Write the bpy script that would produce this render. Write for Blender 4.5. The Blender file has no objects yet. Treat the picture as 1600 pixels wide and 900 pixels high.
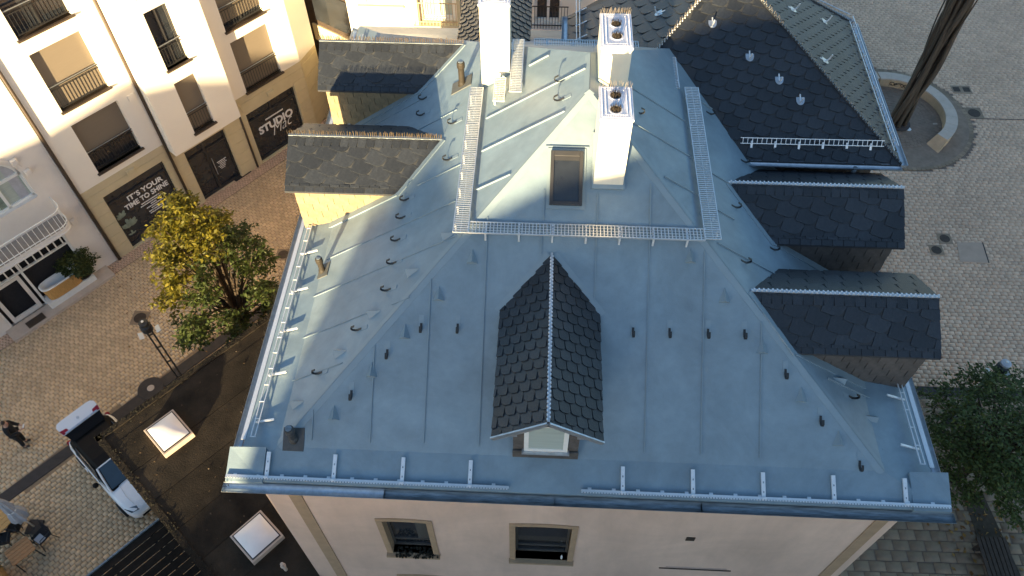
import bpy, bmesh, math, random
import numpy as np
from mathutils import Vector, Matrix
random.seed(7); rng = np.random.default_rng(7)
scene = bpy.context.scene
COL = scene.collection
rad = math.radians
# ------------------------------------------------------------------ camera, world, sun, exposure
FPX = 1210.059
PITCH, YAW, ROLL = 0.925324, -0.05112, -0.006
CAM = Vector((-1.062, -5.770, 14.512))
FWD = Vector((math.sin(YAW)*math.cos(PITCH), math.cos(YAW)*math.cos(PITCH), -math.sin(PITCH)))
_r = Vector((math.cos(YAW), -math.sin(YAW), 0)); _u = _r.cross(FWD)
CR_ = _r*math.cos(ROLL)+_u*math.sin(ROLL); CU_ = -_r*math.sin(ROLL)+_u*math.cos(ROLL)
cd = bpy.data.cameras.new('camera'); cam = bpy.data.objects.new('camera', cd); COL.objects.link(cam)
cd.sensor_width = 36; cd.lens = FPX/1600*36; cd.clip_start = .1; cd.clip_end = 2000
M = Matrix((CR_, CU_, -FWD)).transposed().to_4x4(); M.translation = CAM; cam.matrix_world = M
scene.camera = cam
SUN_EL, SUN_ROT = rad(7.0), rad(193.5)
world = bpy.data.worlds.new('World'); scene.world = world; world.use_nodes = True
wn = world.node_tree.nodes; wl = world.node_tree.links
sky = wn.new('ShaderNodeTexSky'); sky.sky_type = 'NISHITA'; sky.sun_disc = False
sky.sun_elevation = SUN_EL; sky.sun_rotation = SUN_ROT; sky.altitude = 200; sky.ozone_density = 2.1; sky.dust_density = .8
wl.new(sky.outputs[0], wn['Background'].inputs[0]); wn['Background'].inputs[1].default_value = .097
sl = bpy.data.lights.new('sun', 'SUN'); so = bpy.data.objects.new('sun', sl); COL.objects.link(so)
sl.energy = 5.0; sl.angle = rad(.6); sl.color = (1, .76, .42)
sdir = Vector((math.sin(SUN_ROT)*math.cos(SUN_EL), math.cos(SUN_ROT)*math.cos(SUN_EL), math.sin(SUN_EL)))
so.rotation_euler = (-sdir).to_track_quat('-Z', 'Y').to_euler(); so.location = sdir*60
vs = scene.view_settings; vs.view_transform = 'Standard'; vs.look = 'None'; vs.exposure = 2.2; vs.gamma = 1
scene.cycles.max_bounces = 6

# ------------------------------------------------------------------ measuring helpers (pixel of the 1600x900 photo -> point on a real plane)
def ray(x, y): return FWD + CR_*((x-800)/FPX) - CU_*((y-450)/FPX)
def on(x, y, n, d):
    n = Vector(n); v = ray(x, y); return CAM + v*((d-n.dot(CAM))/n.dot(v))
def G(x, y, z): return on(x, y, (0,0,1), z)
def Yp(x, y, Y): return on(x, y, (0,1,0), Y)
ZG = -12.0
HW = 7.02
AX, AP, AH = -.114, 6.995, 4.352           # front apex of the ridge
KS, KZ, TL, TR = .758, .327, .944, 1.199   # kink of the eaves skirt
MF = (AH-KZ)/(AP-KS); ML = (AH-KZ)/(AX+HW-TL); MR = (AH-KZ)/(HW-TR-AX)
def F(x, y): return on(x, y, (0,-MF,1), KZ-MF*KS)
def L(x, y): return on(x, y, (-ML,0,1), KZ+ML*(HW-TL))
def R(x, y): return on(x, y, (MR,0,1), KZ+MR*(HW-TR))
X3, Y3, Z3 = Vector((1,0,0)), Vector((0,1,0)), Vector((0,0,1))
NF = Vector((0,-MF,1)).normalized(); UF = Vector((0,1,MF)).normalized()
NL = Vector((-ML,0,1)).normalized(); UL = Vector((1,0,ML)).normalized()
NR = Vector((MR,0,1)).normalized(); UR = Vector((-1,0,MR)).normalized()

# ------------------------------------------------------------------ materials
def mat(name, c, rough=.7, metal=0, scale=3, var=.12, bump=0, bscale=60, objvar=0, spec=.5, streak=None, c2=None, detail=6, stain=0):
    m = bpy.data.materials.new(name); m.use_nodes = True
    n = m.node_tree.nodes; l = m.node_tree.links; b = n['Principled BSDF']
    b.inputs['Roughness'].default_value = rough; b.inputs['Metallic'].default_value = metal
    b.inputs['Specular IOR Level'].default_value = spec
    tc = n.new('ShaderNodeTexCoord'); src = tc.outputs['Object']
    if streak:
        mp = n.new('ShaderNodeMapping'); mp.inputs['Scale'].default_value = streak; l.new(src, mp.inputs[0]); srcs = mp.outputs[0]
    else: srcs = src
    t = n.new('ShaderNodeTexNoise'); t.inputs['Scale'].default_value = scale; t.inputs['Detail'].default_value = detail; t.inputs['Roughness'].default_value = .65
    l.new(srcs, t.inputs['Vector'])
    r = n.new('ShaderNodeValToRGB'); l.new(t.outputs['Fac'], r.inputs[0])
    c = Vector(c); lo = c*(1-var); hi = Vector(c2) if c2 else c*(1+var)
    r.color_ramp.elements[0].position = .3; r.color_ramp.elements[1].position = .7
    r.color_ramp.elements[0].color = (*lo, 1); r.color_ramp.elements[1].color = (*hi, 1)
    out = r.outputs[0]
    if stain:
        t3 = n.new('ShaderNodeTexNoise'); t3.inputs['Scale'].default_value = .55; t3.inputs['Detail'].default_value = 9; t3.inputs['Roughness'].default_value = .7; t3.inputs['Distortion'].default_value = .8; l.new(src, t3.inputs['Vector'])
        mr = n.new('ShaderNodeMapRange'); l.new(t3.outputs['Fac'], mr.inputs[0]); mr.inputs[1].default_value = .3; mr.inputs[2].default_value = .7; mr.inputs[3].default_value = 1-stain; mr.inputs[4].default_value = 1+stain
        mx = n.new('ShaderNodeVectorMath'); mx.operation = 'SCALE'; l.new(out, mx.inputs[0]); l.new(mr.outputs[0], mx.inputs['Scale']); out = mx.outputs[0]
        mr2 = n.new('ShaderNodeMapRange'); l.new(t3.outputs['Fac'], mr2.inputs[0]); mr2.inputs[3].default_value = rough+.16; mr2.inputs[4].default_value = rough-.10; l.new(mr2.outputs[0], b.inputs['Roughness'])
    if objvar:
        oi = n.new('ShaderNodeObjectInfo'); mr = n.new('ShaderNodeMapRange'); l.new(oi.outputs['Random'], mr.inputs[0])
        mr.inputs[3].default_value = 1-objvar; mr.inputs[4].default_value = 1+objvar
        mx = n.new('ShaderNodeVectorMath'); mx.operation = 'SCALE'; l.new(out, mx.inputs[0]); l.new(mr.outputs[0], mx.inputs['Scale']); out = mx.outputs[0]
    l.new(out, b.inputs['Base Color'])
    if bump:
        t2 = n.new('ShaderNodeTexNoise'); t2.inputs['Scale'].default_value = bscale; t2.inputs['Detail'].default_value = 4; l.new(src, t2.inputs['Vector'])
        bp = n.new('ShaderNodeBump'); bp.inputs['Strength'].default_value = bump; bp.inputs['Distance'].default_value = .02
        l.new(t2.outputs['Fac'], bp.inputs['Height']); l.new(bp.outputs[0], b.inputs['Normal'])
    return m
m_memb = mat('roof_membrane', (.186,.25,.292), .42, scale=2.2, var=.11, bump=.12, bscale=40, streak=(1,1,1), stain=.16)
m_seam = mat('membrane_seam', (.205,.268,.306), .5, var=.05)
m_slate = mat('slate', (.023,.0265,.032), .42, scale=14, var=.3, bump=.35, bscale=45, objvar=.27, spec=.5)
m_slatedeck = mat('slate_underlay', (.03,.033,.038), .8)
m_render = mat('house_render', (.63,.46,.36), .9, scale=1.0, var=.12, bump=.25, bscale=120, streak=(1,1,.22), stain=.10)
m_band = mat('sandstone_band', (.38,.26,.16), .9, scale=4, var=.12, bump=.15, bscale=80)
m_zinc = mat('zinc', (.50,.54,.58), .38, .75, scale=8, var=.18)
m_zincd = mat('zinc_stained', (.20,.235,.26), .45, .35, scale=5, var=.55, streak=(.5,4,4))
m_alu = mat('white_aluminium', (.72,.73,.74), .42, .35, scale=20, var=.06)
m_grate = mat('galvanised_grating', (.62,.64,.65), .4, .6, scale=20, var=.1)
m_black = mat('black_steel', (.018,.019,.02), .5, scale=20, var=.2)
m_rubber = mat('dark_plastic', (.045,.048,.05), .5, scale=10, var=.2)
m_olive = mat('olive_grey_base', (.10,.105,.10), .8, var=.2)
m_canopy = mat('dark_canopy_wood', (.016,.012,.009), .85, scale=6, var=.4, objvar=.3, spec=.15)
m_brown = mat('brown_clay', (.021,.016,.010), .7, scale=12, var=.25)
m_chim = mat('white_chimney_render', (.76,.70,.57), .9, scale=2.0, var=.07, bump=.15, bscale=100, streak=(2,2,.5))
m_chimtop = mat('chimney_cap_plate', (.66,.66,.72), .6, scale=30, var=.12)
m_flue = mat('flue_soot', (.03,.022,.014), .9)
m_gold = mat('golden_brown_spike_wire', (.13,.095,.055), .6)  # one even muted golden brown, for the left dormer ridges
m_floor = mat('balcony_floor', (.26,.235,.21), .9)
m_spike = mat('bird_spike_wire', (.50,.42,.32), .4, .5)
m_glass = mat('dark_glass', (.022,.026,.032), .08, scale=2, var=.3, spec=.8)
m_glassw = mat('pale_blind_glass', (.40,.46,.42), .3, scale=3, var=.1, spec=.6, streak=(.3,1,9))
m_frame = mat('white_frame', (.76,.76,.73), .5, scale=6, var=.05)
m_gframe = mat('grey_brown_frame', (.10,.088,.075), .5)
m_dframe = mat('anthracite_frame', (.03,.03,.032), .5)
m_cheek_lit = mat('sunlit_slate_cheek', (.23,.18,.105), .8, scale=5, var=.25, bump=.2, bscale=30, objvar=.10)  # sunlight put into the colour, for cheeks of the left dormers
m_cheek_shaded = mat('shaded_slate_cheek', (.085,.075,.068), .75, scale=6, var=.35, bump=.2, bscale=30, objvar=.15)  # darker copy of the cheek slate, shade put into the colour
m_white = mat('white_facade', (.82,.77,.68), .9, scale=.6, var=.03, bump=.1, bscale=150)
m_beige = mat('beige_cladding', (.56,.48,.31), .8, scale=1.5, var=.07, bump=.1, bscale=40)
m_oldw = mat('old_white_render', (.72,.67,.61), .9, scale=1, var=.06, bump=.15, bscale=90)
m_blind = mat('grey_roller_blind', (.17,.14,.105), .8, scale=2, var=.05, streak=(1,1,30))
m_curt = mat('dim_curtain', (.07,.068,.062), .9, scale=4, var=.3, streak=(14,1,.3))
m_brownsill = mat('brown_sill', (.06,.042,.03), .6)
m_print = mat('white_lettering', (.75,.75,.74), .7, var=.02)
m_printg = mat('pale_green_print', (.20,.25,.20), .7, scale=6, var=.4)
m_cover = mat('cover_stone', (.45,.32,.235), .9, scale=2, var=.1)
m_paveb = mat('paving_bed', (.26,.18,.11), .95, scale=6, var=.3)
m_pave = mat('beige_paving', (.62,.445,.275), .9, stain=.09, scale=.5, var=.10, bump=.3, bscale=50, objvar=.10)
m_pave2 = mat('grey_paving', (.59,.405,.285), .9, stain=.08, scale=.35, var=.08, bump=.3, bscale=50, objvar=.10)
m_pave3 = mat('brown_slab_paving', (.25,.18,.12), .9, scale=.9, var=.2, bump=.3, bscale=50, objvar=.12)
m_bed2 = mat('grey_paving_bed', (.20,.145,.11), .95)
m_drain = mat('dark_drain_strip', (.045,.036,.032), .8, scale=4, var=.25)
m_bitumen = mat('bitumen_roof', (.020,.017,.013), .95, scale=1.1, var=.5, bump=.5, bscale=25, c2=(.036,.029,.021), spec=.2, objvar=.18)
m_moss = mat('moss', (.014,.013,.007), 1, scale=12, var=.5, bump=.6, bscale=40)
m_dome = mat('opal_dome', (.74,.72,.70), .35, scale=2, var=.05)
m_carw = mat('white_car_paint', (.80,.81,.83), .25, var=.01, spec=.6)
m_carg = mat('car_glass', (.03,.05,.07), .06, var=.1, spec=.9)
m_carb = mat('black_car_roof', (.006,.006,.007), .6, var=.1, spec=.15)
m_red = mat('red_lamp_lens', (.28,.01,.02), .25, var=.2)
m_tyre = mat('tyre', (.02,.02,.02), .85)
m_bark = mat('bark', (.045,.032,.02), .95, scale=10, var=.3, bump=.5, bscale=30)
m_steel = mat('rusty_bronze', (.085,.068,.052), .6, .25, scale=2.5, var=.45, streak=(5,5,.4))
m_sand = mat('sandstone', (.50,.36,.23), .9, scale=3, var=.12, bump=.2, bscale=60)
m_sandt = mat('sandstone_top', (.52,.42,.34), .9, scale=3, var=.1, bump=.2, bscale=60)
m_disc = mat('fountain_paving', (.25,.18,.13), .9, scale=2.5, var=.2, bump=.3, bscale=40)
m_wood = mat('orange_wood', (.36,.17,.06), .55, scale=5, var=.3, streak=(1,12,1), objvar=.12)
m_wood2 = mat('honey_wood', (.50,.28,.09), .55, scale=5, var=.25, streak=(1,12,1), objvar=.1)
m_woodd = mat('dark_brown_wood', (.05,.033,.023), .8, scale=6, var=.3, objvar=.15)
m_cloth = mat('grey_parasol_cloth', (.42,.43,.46), .95, scale=6, var=.12)
m_dark = mat('dark_cloth', (.014,.014,.017), .95, scale=8, var=.3)
m_skin = mat('skin', (.46,.26,.18), .6, var=.05)
m_hair = mat('brown_hair', (.05,.03,.02), .7, scale=30, var=.3)
m_dirt = mat('soil', (.06,.045,.03), 1, scale=8, var=.3)
m_roofocc = mat('clay_roof', (.20,.09,.06), .85, scale=3, var=.2)

# ------------------------------------------------------------------ mesh builder
class MB:
    def __init__(s): s.v = []; s.f = []
    def poly(s, pts, flip=False):
        k = len(s.v); s.v += [tuple(p) for p in pts]; i = list(range(k, k+len(pts))); s.f.append(i[::-1] if flip else i); return s
    def box(s, c, sx, sy, sz, ax=(X3,Y3,Z3)):
        c = Vector(c); a, b, d = [Vector(ax[i])*(.5*(sx,sy,sz)[i]) for i in range(3)]; k = len(s.v)
        s.v += [tuple(c+a*i+b*j+d*l) for l in (-1,1) for j in (-1,1) for i in (-1,1)]
        s.f += [[k+q for q in f] for f in ((0,2,3,1),(4,5,7,6),(0,1,5,4),(2,6,7,3),(0,4,6,2),(1,3,7,5))]; return s
    def bb(s, a, b):
        a, b = Vector(a), Vector(b); d = b-a; return s.box((a+b)/2, abs(d.x), abs(d.y), abs(d.z))
    def prism(s, pts, vec):
        vec = Vector(vec); n = len(pts); k = len(s.v); pts = [Vector(p) for p in pts]
        s.v += [tuple(p) for p in pts] + [tuple(p+vec) for p in pts]
        s.f += [list(range(k, k+n))[::-1], list(range(k+n, k+2*n))]
        s.f += [[k+i, k+(i+1)%n, k+n+(i+1)%n, k+n+i] for i in range(n)]; return s
    def tube(s, pts, r, n=6, cap=True):
        pts = [Vector(p) for p in pts]; rs = r if isinstance(r, (list,tuple)) else [r]*len(pts); k = len(s.v)
        ref = None
        for i, p in enumerate(pts):
            t = (pts[min(i+1,len(pts)-1)]-pts[max(i-1,0)]).normalized()
            if ref is None: ref = t.orthogonal().normalized()
            ref = (ref - t*ref.dot(t)).normalized() if (ref - t*ref.dot(t)).length > 1e-5 else t.orthogonal().normalized()
            b = t.cross(ref)
            s.v += [tuple(p+(ref*math.cos(2*math.pi*j/n)+b*math.sin(2*math.pi*j/n))*rs[i]) for j in range(n)]
        for i in range(len(pts)-1):
            s.f += [[k+i*n+j, k+i*n+(j+1)%n, k+(i+1)*n+(j+1)%n, k+(i+1)*n+j] for j in range(n)]
        if cap:
            s.f.append([k+j for j in range(n)][::-1]); s.f.append([k+(len(pts)-1)*n+j for j in range(n)])
        return s
    def lathe(s, c, prof, n=20, ax=Z3):
        c = Vector(c); ax = Vector(ax).normalized(); a = ax.orthogonal().normalized(); b = ax.cross(a); k = len(s.v)
        for (r, h) in prof: s.v += [tuple(c+ax*h+(a*math.cos(2*math.pi*j/n)+b*math.sin(2*math.pi*j/n))*r) for j in range(n)]
        for i in range(len(prof)-1):
            s.f += [[k+i*n+j, k+i*n+(j+1)%n, k+(i+1)*n+(j+1)%n, k+(i+1)*n+j] for j in range(n)]
        s.f.append([k+j for j in range(n)][::-1]); s.f.append([k+(len(prof)-1)*n+j for j in range(n)]); return s
    def sheet(s, rows):
        k = len(s.v); w = len(rows[0])
        for r_ in rows: s.v += [tuple(p) for p in r_]
        for i in range(len(rows)-1):
            s.f += [[k+i*w+j, k+i*w+j+1, k+(i+1)*w+j+1, k+(i+1)*w+j] for j in range(w-1)]
        return s
    def mesh(s, name, m, smooth=False, recalc=True):
        me = bpy.data.meshes.new(name); me.from_pydata(s.v, [], s.f)
        if recalc:
            bm = bmesh.new(); bm.from_mesh(me); bmesh.ops.recalc_face_normals(bm, faces=bm.faces); bm.to_mesh(me); bm.free()
        if m: me.materials.append(m)
        if smooth: me.shade_smooth()
        return me
    def build(s, name, m, parent=None, smooth=False, bevel=0, recalc=True):
        o = bpy.data.objects.new(name, s.mesh(name, m, smooth, recalc)); COL.objects.link(o)
        if parent: o.parent = parent; o.matrix_parent_inverse = Matrix.Identity(4); 
        if parent and parent.get('_loc') is not None: pass
        if bevel:
            b = o.modifiers.new('bevel', 'BEVEL'); b.width = bevel; b.segments = 2; b.limit_method = 'ANGLE'
        return o
def place(name, me, parent, mw=None):
    o = bpy.data.objects.new(name, me); COL.objects.link(o)
    if parent: o.parent = parent
    if mw is not None: o.matrix_local = mw
    return o
def tag(o, label=None, cat=None, group=None, kind=None):
    if label: o['label'] = label
    if cat: o['category'] = cat
    if group: o['group'] = group
    if kind: o['kind'] = kind
    return o
def thing(name, label, cat, group=None, loc=(0,0,0), rz=0):
    o = bpy.data.objects.new(name, None); COL.objects.link(o); o.location = loc; o.rotation_euler = (0,0,rz); o.empty_display_size = .2
    return tag(o, label, cat, group)
def copy_tree(o, parent=None):
    c = o.copy(); COL.objects.link(c); c.parent = parent
    for ch in list(o.children): copy_tree(ch, c)
    return c
def frame_mat(o, a, b, c):
    m = Matrix((a, b, c)).transposed().to_4x4(); m.translation = o; return m

# wall sheet with rectangular openings, plus reveals; a = origin, u/z directions, n = outward normal
def wall_sheet(mb, a, u, W, H, holes, n, depth=.25, z=Z3):
    xs = sorted({0, W, *[h[0] for h in holes], *[h[1] for h in holes]}); zs = sorted({0, H, *[h[2] for h in holes], *[h[3] for h in holes]})
    P = lambda x, y, d=0: a+u*x+z*y-n*d
    for i in range(len(xs)-1):
        for j in range(len(zs)-1):
            cx, cz = (xs[i]+xs[i+1])/2, (zs[j]+zs[j+1])/2
            if any(h[0] < cx < h[1] and h[2] < cz < h[3] for h in holes): continue
            mb.poly([P(xs[i],zs[j]), P(xs[i+1],zs[j]), P(xs[i+1],zs[j+1]), P(xs[i],zs[j+1])])
    for (x0,x1,z0,z1) in holes:
        for p, q in (((x0,z0),(x1,z0)), ((x1,z0),(x1,z1)), ((x1,z1),(x0,z1)), ((x0,z1),(x0,z0))):
            mb.poly([P(*p), P(*q), P(*q,depth), P(*p,depth)])
    return mb

# clipped slates laid on a plane
def clip(poly, reg):
    out = poly
    for i in range(len(reg)):
        a, b = reg[i], reg[(i+1)%len(reg)]; ins = lambda p: (b[0]-a[0])*(p[1]-a[1])-(b[1]-a[1])*(p[0]-a[0]) >= -1e-9
        res = []
        for k in range(len(out)):
            p, q = out[k], out[(k+1)%len(out)]
            if ins(p): res.append(p)
            if ins(p) != ins(q):
                d1 = (b[0]-a[0])*(p[1]-a[1])-(b[1]-a[1])*(p[0]-a[0]); d2 = (b[0]-a[0])*(q[1]-a[1])-(b[1]-a[1])*(q[0]-a[0])
                t = d1/(d1-d2); res.append((p[0]+(q[0]-p[0])*t, p[1]+(q[1]-p[1])*t))
        out = res
        if len(out) < 3: return []
    return out
def area(p): return .5*sum(p[i][0]*p[(i+1)%len(p)][1]-p[(i+1)%len(p)][0]*p[i][1] for i in range(len(p)))
def slate_shape(w, h, style):
    g = .010; H = h*1.12
    if style == 'rect': return [(g,0),(w-g,0),(w-g,H),(g,H)]
    if style == 'round':   # symmetric scallop
        return [(g,h*.22),(w*.12,h*.08),(w*.3,0),(w*.7,0),(w*.88,h*.08),(w-g,h*.22),(w-g,H),(g,H)]
    r = min(w,h)*.62      # one rounded lower corner
    return [(g,0)]+[(w-g-r+r*math.sin(t), r-r*math.cos(t)) for t in (0,.35,.75,1.15,math.pi/2)]+[(w-g+.02,H*.7),(w-g,H),(g,H)]
def slates(region, o, u, v, w, h, style, parent, m, name='slate', rot=0, stagger=.5, flip=False, limit=None, store=None, t=.013):
    """region: convex polygon in (u,v) metres, counter-clockwise; o/u/v: plane frame, v up the slope"""
    u, v = Vector(u).normalized(), Vector(v).normalized(); n = u.cross(v)
    if area(region) < 0: region = region[::-1]
    c, s = math.cos(rot), math.sin(rot)
    loc = [(x*c+y*s, -x*s+y*c) for x, y in region]
    x0, x1 = min(p[0] for p in loc), max(p[0] for p in loc); y0, y1 = min(p[1] for p in loc), max(p[1] for p in loc)
    u2, v2 = u*c+v*s, -u*s+v*c
    full = slate_shape(w, h, style)
    if flip: full = [(w-x, y) for x, y in full][::-1]
    def tile_mesh(pts):
        mb = MB(); H = h*1.12
        top = [(x, y, .003+t*(1-min(y/H,1))) for x, y in pts]; k = len(pts)
        mb.v = top+[(x, y, -.003) for x, y in pts]
        mb.f = [list(range(k))]+[[k+i, k+(i+1)%k, (i+1)%k, i] for i in range(k)]
        return mb.mesh(name, m, recalc=False)
    shared = None; made = []
    j = 0; y = y0-h*.3
    while y < y1:
        x = x0-w-((j*stagger) % 1)*w; 
        while x < x1:
            p = [(a+x, b+y) for a, b in full]; q = clip(p, loc)
            A = abs(area(q)) if q else 0; full_A = abs(area(full))
            if A > .12*full_A:
                if A > .999*full_A:
                    if shared is None: shared = tile_mesh(full)
                    me = shared
                else: me = tile_mesh([(a-x, b-y) for a, b in q])
                mw = frame_mat(Vector(o)+u2*x+v2*y+n*random.uniform(0,.004), u2, v2, n)
                mw = mw @ Matrix.Rotation(random.uniform(-.012,.012), 4, 'Z')
                made.append((me, mw))
            x += w
        y += h; j += 1
    if store is not None: store += made; return
    for me, mw in made: place(name, me, parent, mw)
# ================================================================== THE MAIN HOUSE
house = thing('town_house', 'large townhouse with hipped grey membrane roof, slate dormers and white chimneys, in the centre', 'house', loc=(0,0,0))
WY, WXL, WXR, WYB = .539, -6.79, 6.79, 14.6
YR, ER = 14.45, 15.2      # rear kink, rear eave
RY = 8.21                 # rear end of ridge
# walls
mb = MB()
holes = []
WINS = [(-4.43, -3.40, -5.16, -2.98), (-1.34, -.04, -5.2, -2.92), (-4.43, -3.40, -9.3, -7.15), (-1.34, -.04, -9.3, -7.0)]
a0 = Vector((WXL, WY, ZG))
for (xa, xb, za, zb) in WINS: holes.append((xa-WXL, xb-WXL, za-ZG, zb-ZG))
holes.append((3.96-1.5-WXL, 4.0-WXL, -5.40-ZG, -5.30-ZG)); holes.append((2.62-WXL, 2.78-WXL, -3.32-ZG, -3.18-ZG))
wall_sheet(mb, a0, X3, WXR-WXL, 11.9, holes, -Y3, .3)
mb.bb((WXL, WY+.3, ZG), (WXR, WYB, -.1))
for x in (WXL, WXR):
    mb.poly([(x,WY,ZG),(x,WY+.3,ZG),(x,WY+.3,-.1),(x,WY,-.1)])
mb.build('wall', m_render, house, recalc=False)
# corner bands a little proud of the wall
for (xa, xb) in ((-6.27, -5.99), (6.31, 6.58)):
    MB().bb((xa, WY-.025, ZG), (xb, WY+.01, -.14)).build('corner_band', m_band, house)
MB().bb((2.3, WY-.02, -5.46), (4.1, WY+.02, -5.41)).build('slot_sill', m_brownsill, house)
MB().bb((2.47, WY+.22, -5.42), (3.99, WY+.29, -5.28)).build('wall_slot', m_flue, house)
MB().bb((2.60, WY-.02, -3.35), (2.80, WY+.28, -3.15)).build('vent_opening', m_flue, house)
for k, (xa, xb, za, zb) in enumerate(WINS):
    fr = MB(); w_ = .14
    fr.bb((xa-w_, WY-.03, za), (xa, WY+.28, zb)); fr.bb((xb, WY-.03, za), (xb+w_, WY+.28, zb))
    n = 8; arc = [(xa-w_+(xb-xa+2*w_)*i/n, zb+.06*math.sin(math.pi*i/n)) for i in range(n+1)]
    fr.prism([(x, WY-.03, z) for x, z in arc+[]]+[(x, WY-.03, z+.15) for x, z in arc[::-1]], (0,.05,0))
    wfr = fr.build('window', m_band, house)
    MB().bb((xa-.16, WY-.12, za-.09), (xb+.16, WY+.27, za)).build('sill', m_band, wfr)
    f2 = MB(); t = .055; y0 = WY+.2
    for (p, q) in (((xa,za),(xa+t,zb)), ((xb-t,za),(xb,zb)), ((xa+t,zb-t),(xb-t,zb)), ((xa+t,za),(xb-t,za+t)), ((xa+t,za+.42),(xb-t,za+.47))):
        f2.bb((p[0], y0, p[1]), (q[0], y0+.06, q[1]))
    f2.build('frame', m_gframe, wfr); MB().bb((xa, y0+.03, za), (xb, y0+.045, zb)).build('pane', m_glass, wfr)
    if k % 2 == 0: MB().bb((xb-.36, y0+.01, za+.5), (xb-.06, y0+.028, zb-.06)).build('curtain', m_curt, wfr)
    if k == 0:
        ms = MB()
        for i in range(160):
            x = random.uniform(xa+.05, xb+.12); y = random.uniform(WY-.13, WY+.14); s_ = random.uniform(.012, .035)
            ms.box((x, y, za+s_*.5), s_*1.6, s_*1.3, s_*1.6, ax=(Vector((math.cos(i),math.sin(i),.2)).normalized(), Vector((-math.sin(i),math.cos(i),0)), Z3))
        tag(ms.build('sill_moss', m_moss, wfr), kind='stuff')
    if k == 1: MB().lathe((-.18, WY+.05, za), [(.03,0),(.03,.13),(.012,.17),(.012,.21)], 8).build('bottle', m_frame, wfr)
# roof shell: skirt + main planes, with a soffit
e = .13
rf = MB()
E0 = [Vector((-HW+e, e, .05)), Vector((HW-e, e, .05)), Vector((HW-e, ER, .05)), Vector((-HW+e, ER, .05))]
K0 = [Vector((-HW+TL, KS, KZ)), Vector((HW-TR, KS, KZ)), Vector((HW-TR, YR, KZ)), Vector((-HW+TL, YR, KZ))]
A0, A1 = Vector((AX, AP, AH)), Vector((-.07, RY, AH))
for i in range(4):
    j = (i+1) % 4; rf.poly([E0[i], E0[j], K0[j], K0[i]])
rf.poly([K0[0], K0[1], A0]); rf.poly([K0[1], K0[2], A1, A0]); rf.poly([K0[2], K0[3], A1]); rf.poly([K0[3], K0[0], A0, A1])
U0 = [p-Vector((0,0,.16)) for p in E0]
for i in range(4): rf.poly([E0[i], U0[i], U0[(i+1)%4], E0[(i+1)%4]])
rf.poly(U0[::-1])
roof = rf.build('roof', m_memb, house)
# membrane cover strips along hips and ridge
def strip_along(p, q, n, w=.16, h=.014): 
    d = (q-p).normalized(); s_ = d.cross(n).normalized(); return MB().box((p+q)/2+n*h*.5, (q-p).length, w, h, ax=(d, s_, n))
for p, q, n in ((K0[0],A0,(NF+NL)), (K0[1],A0,(NF+NR)), (A0,A1,(NL+NR))):
    n = n.normalized(); d = (q-p).normalized(); 
    hp = MB(); nl, nr = ((NF,NL) if n.x < -.1 else (NF,NR) if n.x > .1 else (NL,NR))
    for nn in (nl, nr):
        s_ = nn.cross(d).normalized(); 
        if s_.dot(nl+nr-2*nn) > 0: s_ = -s_
        hp.poly([p+nn*.008, q+nn*.008, q+s_*.13+nn*.006, p+s_*.13+nn*.006]); hp.poly([p+s_*.13+nn*.006, q+s_*.13+nn*.006, q+s_*.135-nn*.01, p+s_*.135-nn*.01])
    hp.build('hip_strip', m_seam, roof)
# corner patches of the skirt
for (xa, xb, y1) in ((-HW-.02, -6.3, .72), (6.32, HW+.02, .78)):
    c = MB(); c.prism([(xa, .1, .075), (xb, .1, .075), (xb, y1, .35), (xa, y1, .30)], (0,0,-.10)); c.build('corner_patch', m_memb, roof)
# standing seams
def seam(p, q, n, w=.028, h=.04):
    d = (q-p).normalized(); p = p; MB().box((p+q)/2+n*(h/2-.004), (q-p).length, w, h, ax=(d, n.cross(d).normalized(), n)).build('standing_seam', m_seam, roof)
for (x1,y1,x2,y2) in [(675,435,662,692),(585,540,578,692),(488,640,487,688),(763,340,748,697),(850,297,849,345),(933,302,929,470),(1019,288,1007,707),(1101,392,1095,710),(1190,503,1187,715),(846,366,845,398)]:
    b = F(x2, y2); a = F(x1, y1); a = b+UF*((a-b).dot(UF)); seam(b, a, NF, .018, .032)
for (x1,y1,x2,y2) in [(463,533,577,488),(478,471,714,366),(510,407,712,313),(447,598,535,568),(372,690,405,678),(612,476,640,465),(632,214,714,172),(560,205,668,155),(652,291,722,255),(760,188,915,105),(753,238,883,173),(745,297,798,273),(827,105,858,85)]:
    a, b = L(x1,y1), L(x2,y2); y = (a.y+b.y)/2; a.y = b.y = y; seam(a, b, NL, .022, .036 if x1 > 735 else .02)
for (x1,y1,x2,y2) in [(983,138,1070,190),(987,193,1080,247),(1037,275,1085,305),(1120,380,1215,432),(1108,270,1142,290),(1293,594,1382,633),(1377,703,1400,713),(1092,160,1150,195),(1120,330,1146,343)]:
    a, b = R(x1,y1), R(x2,y2); y = (a.y+b.y)/2; a.y = b.y = y; seam(a, b, NR, .022, .045)
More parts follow.
